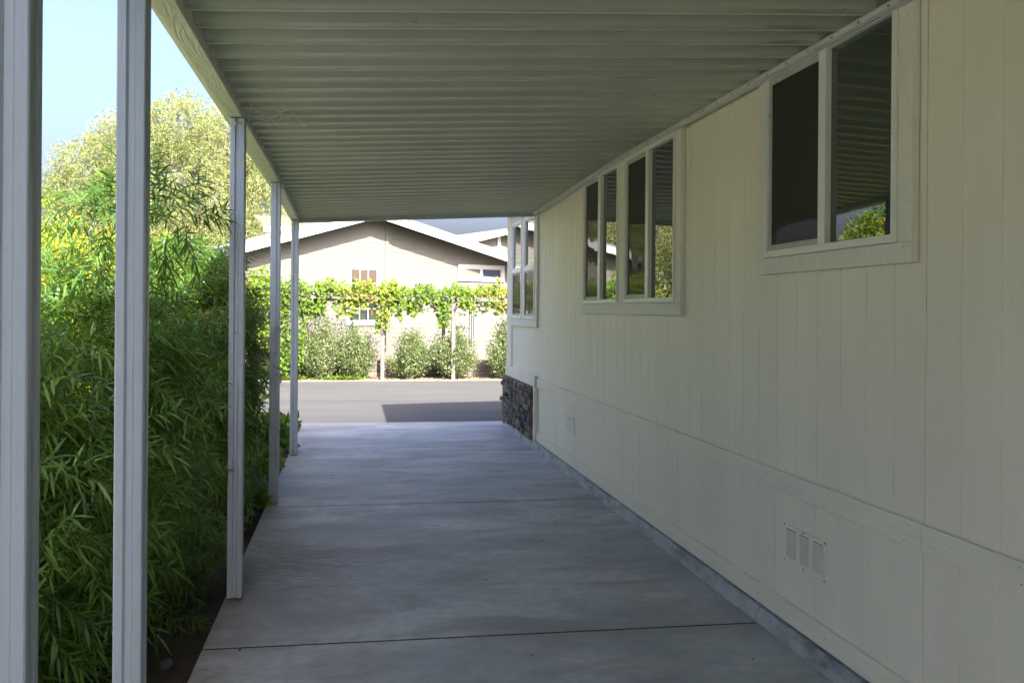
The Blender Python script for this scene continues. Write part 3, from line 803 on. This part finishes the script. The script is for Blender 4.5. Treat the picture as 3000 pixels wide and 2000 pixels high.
# ================================================================== RETAINING WALL, TRELLIS
rw = MB(); rs = random.Random(4)
for (z0, z1) in ((-.012, .115), (.122, .245), (.252, .365)):
    x = -1.9 - rs.random() * .3 if z0 > 0 else -2.05
    x = -2.05
    while x < 12:
        L = rs.uniform(2.2, 2.6); rw.box(x, min(12, x + L - .01), 21.85 + rs.uniform(-.008, .008), 22.05, z0, z1); x += L
    y = 22.06
    rw.box(-2.05 + .0, -1.9, 22.06, 24.6, z0, z1)
rwo = rw.build('retaining_wall', M['timber'], bev=.006)
tag(rwo, 'low stacked timber sleeper wall below the cream house', 'retaining wall')
g = MB(); g.box(-1.9, 12, 22.05, 40, -.1, .30); tag(g.build('terrace_ground', M['sand']), kind='structure')
tr = empty('trellis', (.6, 21.0, 0), 'weathered grey timber trellis carrying the grapevine along the road', 'trellis')
for x, yy, z0, z1, w in ((.592, 20.98, -.012, 1.76, .085), (.66, 21.55, -.012, 1.70, .07), (1.98, 21.55, -.012, 1.72, .075), (2.14, 20.98, -.012, 1.82, .085), (4.2, 20.98, -.012, 1.8, .085), (-2.3, 21.2, -.012, 2.3, .09), (3.55, 21.55, -.012, 1.75, .075)):
    MB().box(x, x + w, yy, yy + w, z0, z1).build('post', M['greywood'], tr, bev=.004)
for x0, x1, yy, z0, z1 in ((-1.2, .52, 20.93, 1.745, 1.815), (.50, 2.25, 20.93, 1.715, 1.790), (2.20, 3.05, 20.93, 1.715, 1.790), (3.07, 4.5, 20.93, 1.71, 1.785), (-1.2, 4.5, 21.63, 1.70, 1.78)):
    MB().box(x0, x1, yy, yy + .045, z0, z1).build('rail', M['greywood'], tr, bev=.003)
for k, x in enumerate(np.arange(-1.1, 4.4, .62)):
    MB().box(x, x + .04, 20.85, 21.75, 1.792, 1.85).build('cross_piece', M['greywood'], tr)

# ================================================================== PLANTS
def lobed_leaves(P, N, size, rng, name, mat, parent, rnd):
    """grape leaves: five-lobed fans"""
    n = len(P); N = nrm(N); A = nrm(np.cross(N, rng.normal(size=(n, 3)))); B = np.cross(N, A)
    ang = np.array([-150, -112, -78, -48, -20, 0, 20, 48, 78, 112, 150, 180]) * pi / 180
    rad = np.array([.62, .50, .80, .52, .72, 1.0, .72, .52, .80, .50, .62, .28])
    V = [P + N * (size * .07)[:, None]]
    for a, r_ in zip(ang, rad):
        rr = (size * .55 * r_ * (1 + rng.normal(size=n) * .07))[:, None]
        V.append(P + (A * math.cos(a) + B * math.sin(a)) * rr + N * (rng.normal(size=n) * .06 * size)[:, None] - N * (size * .10 * r_)[:, None])
    V = np.stack(V, 1).reshape(-1, 3); b = np.arange(n)[:, None] * 13
    F = [b + np.array([[0, 1 + k, 1 + (k + 1) % 12]]) for k in range(12)]
    return npmesh(name, V, F, [rnd] * 12, mat, parent)

def oval_leaves(P, D, L, W, rng, name, mat, parent, rnd):
    n = len(P); D = nrm(D); S = nrm(np.cross(D, rng.normal(size=(n, 3)))); N = np.cross(D, S)
    L = L[:, None]; W = W[:, None]
    V = np.stack([P, P + D * L * .35 + S * W * .5, P + D * L * .75 + S * W * .42 - N * L * .04, P + D * L - N * L * .10, P + D * L * .75 - S * W * .42 - N * L * .04, P + D * L * .35 - S * W * .5], 1).reshape(-1, 3)
    b = np.arange(n)[:, None] * 6
    return npmesh(name, V, [b + np.array([[0, 1, 2, 3]]), b + np.array([[0, 3, 4, 5]])], [rnd, rnd], mat, parent)

def ell_points(rng, blobs, n, inner=.45):
    """points in the shells of several ellipsoids, with outward directions"""
    vol = np.array([b[3] * b[4] * b[5] for b in blobs]) ** (2 / 3.); pick = rng.choice(len(blobs), n, p=vol / vol.sum())
    Bb = np.array(blobs)[pick]; d = nrm(rng.normal(size=(n, 3))); r_ = inner + (1 - inner) * rng.random(n) ** .6
    return Bb[:, :3] + d * Bb[:, 3:6] * r_[:, None], nrm(d / Bb[:, 3:6])

def limbs(mb, base, tips, r0, rng, wob=.08, seg=6):
    for t in tips:
        p0 = np.array(base) + rng.normal(size=3) * [.05, .05, 0]; p1 = np.array(t); pts = []
        for i in range(seg + 1):
            u = i / seg; p = p0 * (1 - u) + p1 * u; p = p + rng.normal(size=3) * wob * math.sin(pi * u) * .6
            p[0:2] -= (p1 - p0)[0:2] * .18 * math.sin(pi * u); pts.append(p)
        mb.tube([tuple(p) for p in pts], [r0 * (1 - .8 * i / seg) + .001 for i in range(seg + 1)], 5)

def fern_shrub(seed, base, blobs, nsh, label, mat='fern', leafL=(.065, .115), leafW=.0115, nl=28, zmin=.0, shl=(.16, .34), group=None, updir=.15, xmax=None):
    rng = np.random.default_rng(seed)
    t = empty('fern_pine_shrub', base, label, 'shrub', group)
    P, O = ell_points(rng, blobs, nsh)
    k = P[:, 2] > zmin; P, O = P[k], O[k]
    D = O * .9 + rng.normal(size=P.shape) * .55; D[:, 2] += updir
    L = rng.uniform(shl[0], shl[1], len(P))
    if xmax is not None:
        tipx = P[:, 0] + nrm(D)[:, 0] * L
        k = tipx < xmax; P, D, L = P[k], D[k], L[k]
    lp, ld = shoots(P, D, L, nl, 0, 0, rng)
    n = len(lp); shr = np.tile(rng.random(len(P)), nl)
    rnd = np.clip(.62 * shr + .38 * rng.random(n), 0, .97); dead = np.tile((rng.random(len(P)) < .010) & (P[:, 2] < 1.45) & (P[:, 2] > .7), nl); rnd[dead] = 1
    strap_leaves(lp, ld, rng.uniform(leafL[0], leafL[1], n), np.full(n, leafW) * rng.uniform(.8, 1.2, n), rng, .35, 'foliage', M[mat], t, rnd)
    mb = MB(); tips = [P[i] for i in rng.choice(len(P), min(26, len(P)), replace=False)]
    limbs(mb, base, tips, .014, rng); mb.build('stems', M['bark'], t); mb = MB()
    for i in range(0, len(P), 3):     # the shoots' own twigs
        a = P[i]; d = nrm(D[i]); b = a + d * L[i] * .9; b[2] -= .25 * L[i] * .8; c = a - d * .06
        mb.tube([tuple(c), tuple(a), tuple((a + b) / 2 + [0, 0, .01]), tuple(b)], [.003, .0025, .002, .001], 3)
    mb.build('shoots', M['fern'], t)
    return t
fern_shrub(1, (-1.5, 4.3, -.06), [(-1.45, 4.35, 1.08, .55, 1.0, .62), (-1.25, 3.9, .75, .45, .8, .6), (-1.35, 5.0, 1.25, .45, .6, .40), (-1.6, 4.0, .35, .5, .9, .45), (-1.0, 4.75, 1.93, .36, .30, .13), (-1.15, 4.9, 1.1, .32, .6, .5), (-1.55, 3.7, 1.15, .4, .6, .32), (-1.0, 4.9, .12, .26, .4, .18), (-1.15, 5.5, .45, .3, .6, .4), (-1.25, 4.1, .45, .25, .5, .3)],
           1700, 'large dark narrow-leaved shrub behind the second post, nearest the driveway', xmax=-.60)
fern_shrub(2, (-1.15, 7.4, -.06), [(-1.2, 7.3, 1.25, .48, .75, .62), (-1.15, 7.0, .7, .42, .7, .55), (-1.25, 7.8, 1.0, .45, .7, .7), (-1.05, 6.7, .95, .3, .45, .5), (-.98, 7.9, 1.15, .30, .4, .45), (-1.30, 7.7, 1.68, .42, .6, .30)],
           1450, 'dark narrow-leaved shrub with a few brown sprays, left of the third post', xmax=-.66)
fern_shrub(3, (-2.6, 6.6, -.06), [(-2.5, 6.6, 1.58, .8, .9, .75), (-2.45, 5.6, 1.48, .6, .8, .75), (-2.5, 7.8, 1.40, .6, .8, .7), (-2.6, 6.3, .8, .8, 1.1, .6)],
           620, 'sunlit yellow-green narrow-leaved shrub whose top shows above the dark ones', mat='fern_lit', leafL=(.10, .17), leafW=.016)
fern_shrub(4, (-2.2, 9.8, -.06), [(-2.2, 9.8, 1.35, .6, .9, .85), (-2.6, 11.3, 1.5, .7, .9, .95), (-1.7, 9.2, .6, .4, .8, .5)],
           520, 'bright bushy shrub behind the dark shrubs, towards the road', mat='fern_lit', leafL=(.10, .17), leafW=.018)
# the long bough reaching across the third post
rng = np.random.default_rng(77)

# lit shrubs further left, seen in slivers and in the windows
def leafy_shrub(name, seed, base, blobs, n, label, cat, mat, Ls=(.05, .09), Wr=.5, group=None, up=.3, stems=8, sr=.012):
    rng = np.random.default_rng(seed); t = empty(name, base, label, cat, group)
    P, O = ell_points(rng, blobs, n, .35); D = O * .7 + rng.normal(size=P.shape) * .8; D[:, 2] += up
    k = P[:, 2] > base[2] + .02; P, D = P[k], D[k]
    L = rng.uniform(*Ls, len(P)); oval_leaves(P, D, L, L * Wr, rng, 'foliage', M[mat], t, rng.random(len(P)))
    mb = MB(); limbs(mb, base, [P[i] for i in rng.choice(len(P), stems, replace=False)], sr, rng); mb.build('stems', M['bark'], t)
    return t
leafy_shrub('garden_shrub', 21, (-4.4, 8.5, -.1), [(-4.4, 8.5, 1.0, 1.0, 1.6, 1.0), (-4.8, 11.5, 1.1, 1.1, 1.6, 1.1), (-4.2, 6, .8, .8, 1.3, .8)], 7000, 'sunny green shrub seen in gaps behind the dark shrubs, nearest left', 'shrub', 'grape', (.06, .11), .6)

leafy_shrub('unseen_shade_hedge', 23, (-2.4, -1, -.1), [(-2.4, 1.6, 1.5, .7, 1.1, 1.6), (-2.4, -.4, 1.4, .7, 1.3, 1.5), (-2.4, -2.8, 1.5, .7, 1.3, 1.6), (-2.4, -5, 1.5, .7, 1.3, 1.5)], 24000, 'unseen tall hedge added left of the driveway to block side light', 'hedge', 'fern', (.09, .15), .4)  # out of view, added to keep side light off the near wall
# weeds and leafy plants along the bed
def clump(name, seed, base, n, rad, h, label, cat, mat, Ls, Wr=.35, group=None):
    rng = np.random.default_rng(seed); t = empty(name, base, label, cat, group); mb = MB(); P = []; D = []
    for i in range(n):
        a = rng.random() * 2 * pi; r_ = rad * math.sqrt(rng.random()); tip = np.array([base[0] + cos(a) * r_, base[1] + sin(a) * r_, base[2] + h * rng.uniform(.35, 1)])
        tip[0] = min(tip[0], -.60)
        b0 = np.array(base) + rng.normal(size=3) * [.03, .03, 0]; pts = []
        for k in range(6):
            u = k / 5; p = b0 * (1 - u) + tip * u; p[2] += .12 * h * math.sin(pi * u); pts.append(p)
            if k > 1:
                for _ in range(3): P.append(p); D.append(rng.normal(size=3) + [0, 0, .4] + (tip - b0) * .8)
        mb.tube([tuple(p) for p in pts], [.004, .0035, .003, .0025, .002, .001], 4)
    P = np.array(P); D = np.array(D); L = rng.uniform(*Ls, len(P))
    oval_leaves(P, D, L, L * Wr, rng, 'foliage', M[mat], t, rng.random(len(P))); mb.build('stems', M['green'], t)
    return t
clump('leafy_plant', 31, (-.80, 10.6, -.06), 30, .34, .40, 'leafy green plant spilling round the foot of the fifth post', 'plant', 'green', (.09, .17), .42)
clump('leafy_plant', 32, (-.86, 9.3, -.06), 16, .24, .24, 'low leafy plant between the fourth and fifth posts', 'plant', 'green', (.07, .13), .45)
clump('leafy_plant', 33, (-.80, 7.55, -.06), 16, .16, .22, 'low weed with round leaves beside the foot of the fourth post', 'plant', 'green', (.05, .09), .6)
clump('leafy_plant', 34, (-1.05, 8.5, -.06), 26, .28, .35, 'bushy green plant behind the fourth post', 'plant', 'green', (.06, .10), .3)
clump('leafy_plant', 35, (-1.25, 11.4, -.06), 40, .5, .95, 'tall leafy plant with orange flowers near the road end of the bed', 'plant', 'green', (.08, .13), .32)
clump('leafy_plant', 36, (-1.4, 9.7, -.06), 40, .45, .75, 'grassy green plant behind the fourth post, taller than its neighbours', 'plant', 'green', (.08, .14), .2)
fl = MB(); rng = np.random.default_rng(9)
flo = empty('orange_flower', (-1.45, 12.0, .4), 'small orange blooms beside the third post, low over the bed', 'flowers')
for p in ((-1.50, 12.0, .72), (-1.42, 12.1, .60), (-1.38, 11.8, .42), (-1.62, 11.9, 1.02), (-1.35, 12.2, .84), (-1.2, 12.0, .35)):
    for k in range(12):
        a = k * 2 * pi / 12; r_ = .032
        fl.add([p, (p[0] + cos(a - .2) * r_, p[1] + sin(a) * r_ * .6 - .01, p[2] + sin(a - .2) * r_), (p[0] + cos(a + .25) * r_, p[1] - .012, p[2] + sin(a + .25) * r_)], [(0, 1, 2)])
fl.build('petals', M['flower'], flo)

def feathery(seed, base, n, rad, h, label):
    rng = np.random.default_rng(seed); t = empty('feathery_weed', base, label, 'plant'); P = []; D = []; mb = MB()
    for i in range(n):
        a = rng.random() * 2 * pi; r_ = rad * rng.random() ** .7
        tip = np.array([min(base[0] + cos(a) * r_, -.60), base[1] + sin(a) * r_, base[2] + h * rng.uniform(.3, 1)]); b0 = np.array(base) + rng.normal(size=3) * [.05, .05, 0]
        pts = [b0 * (1 - u) + tip * u + rng.normal(size=3) * .008 + [0, 0, .2 * h * math.sin(pi * u)] for u in np.linspace(0, 1, 9)]
        mb.tube([tuple(p) for p in pts], .002, 3)
        for p in pts[2:]:
            for _ in range(9): P.append(p + rng.normal(size=3) * .008); D.append(rng.normal(size=3) + [0, 0, .5])
    P = np.array(P); D = np.array(D)
    strap_leaves(P, D, rng.uniform(.02, .05, len(P)), np.full(len(P), .0055), rng, 0, 'foliage', M['weed'], t); mb.build('stems', M['weed'], t)
feathery(41, (-.90, 5.55, -.05), 130, .36, .40, 'pale feathery weed beside the foot of the third post')
feathery(42, (-.84, 7.9, -.05), 36, .22, .3, 'thin feathery weed left of the fourth post')

# wispy tendrils climbing the fourth post
tn = MB(); rng = np.random.default_rng(12)
Pp = []; Dp = []
for k, (z0, s_) in enumerate(((1.30, 1), (1.18, -1), (1.08, 1), (1.0, -1), (.62, 1), (.38, -1), (1.35, -1))):
    p = np.array([-.66 if s_ > 0 else -.56, 7.62, z0]); pts = [p.copy()]
    for i in range(9):
        p = p + np.array([s_ * .014, -.004 + .004 * rng.normal(), .010 * rng.normal() + (.004 if i < 5 else -.006)]); pts.append(p.copy())
        if i % 2: Pp.append(p.copy()); Dp.append(rng.normal(size=3) + [0, -.5, .3])
    tn.tube([tuple(q) for q in pts], .0016, 4)
tq = empty('climbing_tendril', (-.62, 7.6, .3), 'dark wiry tendrils clinging to the fourth post', 'plant')
tn.build('stems', M['green'], tq); Pp = np.array(Pp)
strap_leaves(Pp, np.array(Dp), np.full(len(Pp), .05), np.full(len(Pp), .010), rng, .3, 'foliage', M['green'], tq)

# succulent rosettes in the lower left corner
def rosette(cx, cy, cz, rad, label, seed):
    rng = np.random.default_rng(seed); t = empty('succulent_rosette', (cx, cy, cz - .08), label, 'succulent'); mb = MB(); nn = 46
    for k in range(nn):
        u = k / nn; a = k * 2.39996; L = rad * (.35 + .65 * u); el = R(78 - 66 * u); w = L * .34
        d = Vector((cos(a) * cos(el), sin(a) * cos(el), sin(el))); s_ = Vector((-sin(a), cos(a), 0)); nn_ = s_.cross(d) * -1
        b0 = Vector((cx, cy, cz)) + Vector((cos(a), sin(a), 0)) * .01 * u - Vector((0, 0, .05 * u))
        rows = []
        for tt, ww in ((0, .35), (.35, .7), (.68, 1.0), (.88, .82), (1.0, .18)):
            c_ = b0 + d * L * tt + nn_ * (.10 * L * math.sin(tt * 2.2) - .12 * L * tt * tt)
            rows.append([c_ - s_ * w * ww + nn_ * .02 * L, c_ - nn_ * .012, c_ + s_ * w * ww + nn_ * .02 * L])
        vs = [p for r_ in rows for p in r_]; fs = []
        for i in range(4):
            for j in range(2): q = i * 3 + j; fs.append((q, q + 1, q + 4, q + 3))
        mb.add(vs, fs, .25 + .55 * u * rng.random() + (.2 if u > .93 else 0))
    mb.build('leaves', M['succ'], t, smooth=True)
    st_ = MB(); st_.tube([(cx, cy, -.07), (cx, cy, cz - .03)], [.015, .012], 7); st_.build('stem', M['bark'], t)
rosette(-1.025, 3.93, .09, .14, 'large pale green succulent rosette at the bottom left corner', 1)
rosette(-.935, 3.93, .02, .075, 'small succulent rosette with a reddish tip right of the large one', 2)

# a blue-grey rock, pebbles in the bed
bpyr = MB(); rs = random.Random(8); c0 = Vector((-.80, 4.40, -.045)); vs = []
for i in range(5):
    for j in range(8):
        a = j * pi / 4; e_ = (i - 2) * pi / 5; vs.append(c0 + Vector((cos(a) * cos(e_) * .03 * rs.uniform(.8, 1.1), sin(a) * cos(e_) * .055 * rs.uniform(.8, 1.1), sin(e_) * .024)))
fs = [(i * 8 + j, i * 8 + (j + 1) % 8, (i + 1) * 8 + (j + 1) % 8, (i + 1) * 8 + j) for i in range(4) for j in range(8)] + [tuple(range(8))[::-1], tuple(range(32, 40))]
bpyr.add(vs, fs); o = bpyr.build('rock', M['bluestone'], bev=.004); tag(o, 'small blue-grey rock at the slab edge, lower left', 'rock')
rng = np.random.default_rng(14); n = 3800
cxy = np.stack([rng.uniform(-1.5, -.68, n), rng.uniform(7.9, 12.4, n)], 1)
Vp = []; sz = rng.uniform(.006, .017, n); base_oct = np.array([[1, 0, 0], [-1, 0, 0], [0, 1, 0], [0, -1, 0], [0, 0, .7], [0, 0, -.7]])
V = np.zeros((n, 6, 3)); V[:] = base_oct[None] * sz[:, None, None] * rng.uniform(.7, 1.3, (n, 6, 1)); V[:, :, :2] += cxy[:, None]; V[:, :, 2] += -.045
Ft = np.array([[0, 2, 4], [2, 1, 4], [1, 3, 4], [3, 0, 4], [2, 0, 5], [1, 2, 5], [3, 1, 5], [0, 3, 5]])
F = [(np.arange(n)[:, None] * 6 + f[None]) for f in Ft]; rr = rng.random(n)
tag(npmesh('gravel', V.reshape(-1, 3), F, [rr] * 8, M['pebble']), kind='stuff')
# low ground cover in the bed and a strip by the road
rng = np.random.default_rng(15); n = 9000
P = np.stack([rng.uniform(-2.6, -.70, n), rng.uniform(6.2, 12.9, n), rng.uniform(-.05, .05, n)], 1)
kk = np.sin(P[:, 0] * 7 + 1.3) * np.cos(P[:, 1] * 3.1) + rng.normal(size=n) * .5 > .15; P = P[kk]; n = len(P)
D = rng.normal(size=(n, 3)) * .8; D[:, 2] = abs(D[:, 2]) + .4; L = rng.uniform(.03, .07, n)
tag(oval_leaves(P, D, L, L * .45, rng, 'ground_cover', M['green'], None, rng.random(n)), kind='stuff')
rng = np.random.default_rng(16); n = 9000
P = np.stack([-2.6 + 2.9 * rng.random(n), rng.uniform(20.95, 21.7, n), rng.uniform(-.01, .05, n)], 1); kk = np.sin(P[:, 0] * 5 + P[:, 1] * 4) + rng.normal(size=n) * .6 > .2; P = P[kk]; n = len(P)
D = rng.normal(size=(n, 3)); D[:, 2] = abs(D[:, 2]) + .5; L = rng.uniform(.04, .09, n)
P[:, 2] *= np.clip(1.2 - (P[:, 0] + 2.6) / 3.0, .2, 1.5)
tag(oval_leaves(P, D, L, L * .45, rng, 'roadside_weeds', M['grape'], None, rng.random(n) * .6), kind='stuff')
# dry leaf litter on the sandy verge
rng = np.random.default_rng(17); n = 2500
P = np.stack([rng.uniform(-2, 5, n), rng.uniform(21.1, 21.85, n), np.full(n, -.006)], 1); D = rng.normal(size=(n, 3)); D[:, 2] *= .15; L = rng.uniform(.03, .07, n)
tag(oval_leaves(P, D, L, L * .5, rng, 'leaf_litter', simple('dry_leaf', (.22, .16, .09), .8, var=.3), None, rng.random(n)), kind='stuff')

rng = np.random.default_rng(18); n = 45
P = np.stack([-.62 + 2.5 * rng.random(n) ** 1.8, rng.uniform(3.8, 11, n), np.full(n, .003)], 1); D = rng.normal(size=(n, 3)); D[:, 2] = .05; L = rng.uniform(.008, .017, n)
tag(oval_leaves(P, D, L, L * .5, rng, 'driveway_debris', simple('dark_debris', (.05, .04, .03), .9), None, rng.random(n)), kind='stuff')
# grapevine
def vine(name, seed, base, boxes, label, stems):
    rng = np.random.default_rng(seed); t = empty(name, base, label, 'vine'); P = []; N = []
    for (x0, x1, y0, y1, z0, z1, n) in boxes:
        n = int(n * 1.6)
        p = np.stack([rng.uniform(x0, x1, n), rng.uniform(y0, y1, n), z0 + (z1 - z0) * rng.beta(1.6, 1.6, n)], 1)
        p[:, 2] += .05 * np.sin(p[:, 0] * 9) + .04 * np.sin(p[:, 0] * 23)
        P.append(p); N.append(rng.normal(size=(n, 3)) * .55 + np.array([.1, -.75, .65]))
    P = np.concatenate(P); N = np.concatenate(N); n = len(P)
    rnd = np.clip(rng.beta(2.2, 2.4, n) + .22 * np.sin(P[:, 0] * 2.1 + 1), 0, 1)
    lobed_leaves(P, N, rng.uniform(.055, .115, n), rng, 'foliage', M['grape'], t, rnd)
    mb = MB()
    for s_ in stems: mb.tube(s_, [.018 - .012 * i / (len(s_) - 1) for i in range(len(s_))], 5)
    for i in range(90):     # cane tips and petioles
        p = P[rng.integers(n)]; q = p + rng.normal(size=3) * [.25, .1, .12]; mb.tube([tuple(p), tuple((p + q) / 2 + [0, 0, .04]), tuple(q)], .004, 3)
    mb.build('canes', M['paletwig'], t)
    return t
boxes = [(-.8, 3.9, 20.9, 21.5, 1.40, 1.80, 330), (-.8, 3.9, 20.86, 21.8, 1.68, 2.06, 2500), (-.8, .9, 20.86, 21.5, 1.80, 2.16, 420), (.55, 1.25, 20.80, 21.3, 1.50, 1.95, 330), (1.2, 2.1, 20.84, 21.4, 1.60, 1.9, 300),
         (.48, .78, 20.82, 21.1, 1.02, 1.62, 120), (.80, 1.05, 20.82, 21.2, 1.28, 1.62, 60), (1.80, 2.08, 20.80, 21.1, 1.12, 1.72, 110), (1.15, 1.5, 20.85, 21.3, 1.42, 1.66, 55),
         (2.25, 2.62, 20.82, 21.1, 1.52, 1.82, 90), (2.9, 3.6, 20.86, 21.4, 1.50, 1.76, 120), (3.12, 3.22, 20.9, 21.0, 2.0, 2.32, 20), (-.35, .1, 20.85, 21.2, 1.35, 1.75, 70), (-.1, .35, 20.85, 21.2, 1.5, 1.8, 50)]
vine('grapevine', 51, (.62, 21.1, 0), boxes, 'yellow-green grapevine draped along the trellis across the road', [[(.62, 21.1, 0), (.66, 21.0, .6), (.60, 21.05, 1.2), (.64, 21.1, 1.75), (1.2, 21.1, 1.85), (2.0, 21.2, 1.86), (2.9, 21.1, 1.84)], [(.64, 21.1, 1.75), (.2, 21.15, 1.86), (-.5, 21.1, 1.85), (-1.0, 21.1, 1.9)]])
boxes = [(-2.6, -1.15, 20.75, 21.6, 1.45, 2.22, 1300), (-2.5, -1.0, 20.8, 21.5, .9, 1.6, 620), (-1.75, -1.05, 20.8, 21.3, .15, 1.0, 420), (-2.5, -1.8, 20.9, 21.5, 1.9, 2.42, 160), (-1.25, -.6, 20.85, 21.6, 1.35, 2.12, 520), (-2.2, -1.8, 21, 21.4, .5, 1.0, 70), (-8, -2.5, 20.9, 21.6, .4, 2.3, 1500)]
vine('grapevine', 52, (-1.5, 21.2, 0), boxes, 'dense bright grapevine mass at the left end of the trellis, reaching the ground', [[(-1.5, 21.2, 0), (-1.45, 21.2, .7), (-1.55, 21.2, 1.4), (-1.7, 21.2, 2.0)], [(-2.25, 21.25, 0), (-2.2, 21.2, 1), (-2.1, 21.2, 2.2)]])

# grey-green bushes along the verge
GR = 'grey-green bushes in front of the sleeper wall'
def verge_bush(seed, x, w, h, label, lean=0):
    rng = np.random.default_rng(seed); base = (x, 21.25, -.012); t = empty('verge_bush', base, label, 'bush', GR)
    nb = 26; mb = MB(); P = []; D = []
    for i in range(nb * 3):
        a = rng.random() * 2 * pi; ph = rng.random() ** .7
        tip = np.array([x + lean * .2 + cos(a) * w * .50 * ph * rng.uniform(.8, 1.2), 21.25 + sin(a) * .38 * ph, h * (1.0 - .45 * ph ** 2) * rng.uniform(.5, 1.12)])
        b0 = np.array([x + rng.normal() * .05, 21.25 + rng.normal() * .04, 0]); nseg = 9; pts = []
        for k in range(nseg + 1):
            u = k / nseg; q = b0 * (1 - u) + tip * u; q[:2] += (tip - b0)[:2] * .22 * math.sin(pi * u); q += rng.normal(size=3) * .015 * u; pts.append(q)
            if u > .22:
                for _ in range(19):
                    P.append(q + rng.normal(size=3) * [.055, .055, .055]); D.append(rng.normal(size=3) * .9 + (tip - b0) * .9 + [0, 0, .3])
        mb.tube([tuple(p) for p in pts], [.009 * (1 - .93 * k / nseg) + .0005 for k in range(nseg + 1)], 4)
    P = np.array(P); D = np.array(D); n = len(P); L = rng.uniform(.028, .055, n)
    oval_leaves(P, D, L, L * .5, rng, 'foliage', M['olive'], t, np.clip(rng.beta(2, 2, n), 0, 1)); mb.build('stems', M['paletwig'], t)
verge_bush(61, -.72, 1.15, 1.30, 'sprawling grey-green bush at the left, half behind the fifth post')
verge_bush(62, .02, .85, 1.28, 'grey-green bush under the barred window, left of the trellis post')
verge_bush(63, 1.22, .90, 1.04, 'roundest and lowest grey-green bush, right of the trellis post', .1)
verge_bush(64, 2.20, 1.10, 1.18, 'widest grey-green bush, under the vine between the two right trellis posts')
verge_bush(65, 3.38, .85, 1.22, 'grey-green bush at the right, cut off by the corner of the near home')

# drooping tree behind
def weeping_tree(seed, base, lobes, nstr, label, name='pepper_tree', lw=.014, Lr=(.5, 1.4), nl=24, lat=.16, mat='willow'):
    rng = np.random.default_rng(seed); t = empty(name, base, label, 'tree')
    P, O = ell_points(rng, lobes, nstr, .35)
    L = rng.uniform(*Lr, nstr); LP = []; LD = []; RN = []; sr = rng.random(nstr)
    ox = O.copy(); ox[:, 2] = np.clip(ox[:, 2], -.2, 1)
    for k in range(nl):
        u = (k + .5) / nl
        p = P + ox * (L * .35 * u)[:, None]; p[:, 2] += L * (.18 * u - .75 * u * u)
        p += rng.normal(size=p.shape) * .045
        d = rng.normal(size=p.shape) * .8; d[:, 2] -= .7
        LP.append(p); LD.append(d); RN.append(np.clip(.55 * sr + .45 * rng.random(nstr), 0, 1))
    LP = np.concatenate(LP); LD = nrm(np.concatenate(LD)); RN = np.concatenate(RN); n = len(LP)
    Ln = rng.uniform(.08, lat, n)[:, None]; S = nrm(np.cross(LD, rng.normal(size=(n, 3)))) * lw
    V = np.stack([LP - S * .5, LP + LD * Ln * .5 + S, LP + LD * Ln, LP + LD * Ln * .4 - S], 1).reshape(-1, 3)
    npmesh('crown', V, [np.arange(n)[:, None] * 4 + np.array([[0, 1, 2, 3]])], [RN], M[mat], t)
    mb = MB(); bz = np.array(base); top = np.array([base[0], base[1], base[2] + 3.2])
    mb.tube([tuple(bz), tuple(bz + [.1, 0, 1.5]), tuple(top)], [.42, .34, .27], 10)
    for b in lobes:
        c = np.array(b[:3]); mid = (top + c) / 2 + rng.normal(size=3) * .3
        mb.tube([tuple(top), tuple(mid), tuple(c)], [.17, .10, .05], 6)
        for _ in range(9):
            q = c + nrm(rng.normal(size=3)) * np.array(b[3:6]) * .75; m2 = (c + q) / 2 + rng.normal(size=3) * .15
            mb.tube([tuple(c), tuple(m2), tuple(q)], [.045, .028, .010], 4)
    mb.build('trunk', M['bark'], t)
    tw = MB()
    for i in range(0, nstr, 9):
        p = P[i]; q = p + ox[i] * L[i] * .3 + [0, 0, -.45 * L[i]]; r_ = p + rng.normal(size=3) * .2 + [0, 0, .15]
        tw.tube([tuple(p - O[i] * .35), tuple(r_), tuple(q)], [.008, .006, .003], 3)
    tw.build('twigs', M['paletwig'], t)
    return t
weeping_tree(71, (-6.2, 36, 0), [(-6.0, 36, 7.9, 1.5, 1.5, 1.45), (-7.7, 36, 7.3, 1.6, 1.5, 1.5), (-9.1, 36, 6.3, 1.5, 1.4, 1.5), (-4.6, 35.6, 7.2, 1.4, 1.4, 1.5), (-10.0, 36, 5.2, 1.0, 1.3, 1.3), (-3.6, 36, 6.6, 1.1, 1.2, 1.2), (-3.5, 35.5, 5.4, 1.2, 1.3, 1.5), (-5.2, 35, 5.2, 1.6, 1.4, 1.5), (-7.4, 35, 4.8, 1.7, 1.4, 1.6), (-9.3, 36, 4.2, 1.2, 1.4, 1.5), (-4.0, 35, 3.6, 1.3, 1.4, 1.5), (-6.0, 35, 3.2, 1.8, 1.4, 1.5)],
             8000, 'big pale drooping tree rising above the shrubs on the left')
weeping_tree(72, (-10.5, 20, 0), [(-10.5, 20, 4.4, 2.0, 2.0, 1.8), (-9.4, 18, 2.8, 1.6, 1.6, 1.8), (-12, 19, 3.2, 1.9, 2, 2), (-8.6, 20.5, 2.6, 1.4, 1.6, 1.7)], 2600, 'drooping tree beyond the garden, mirrored in the paired windows', lw=.035, lat=.2, mat='grape')
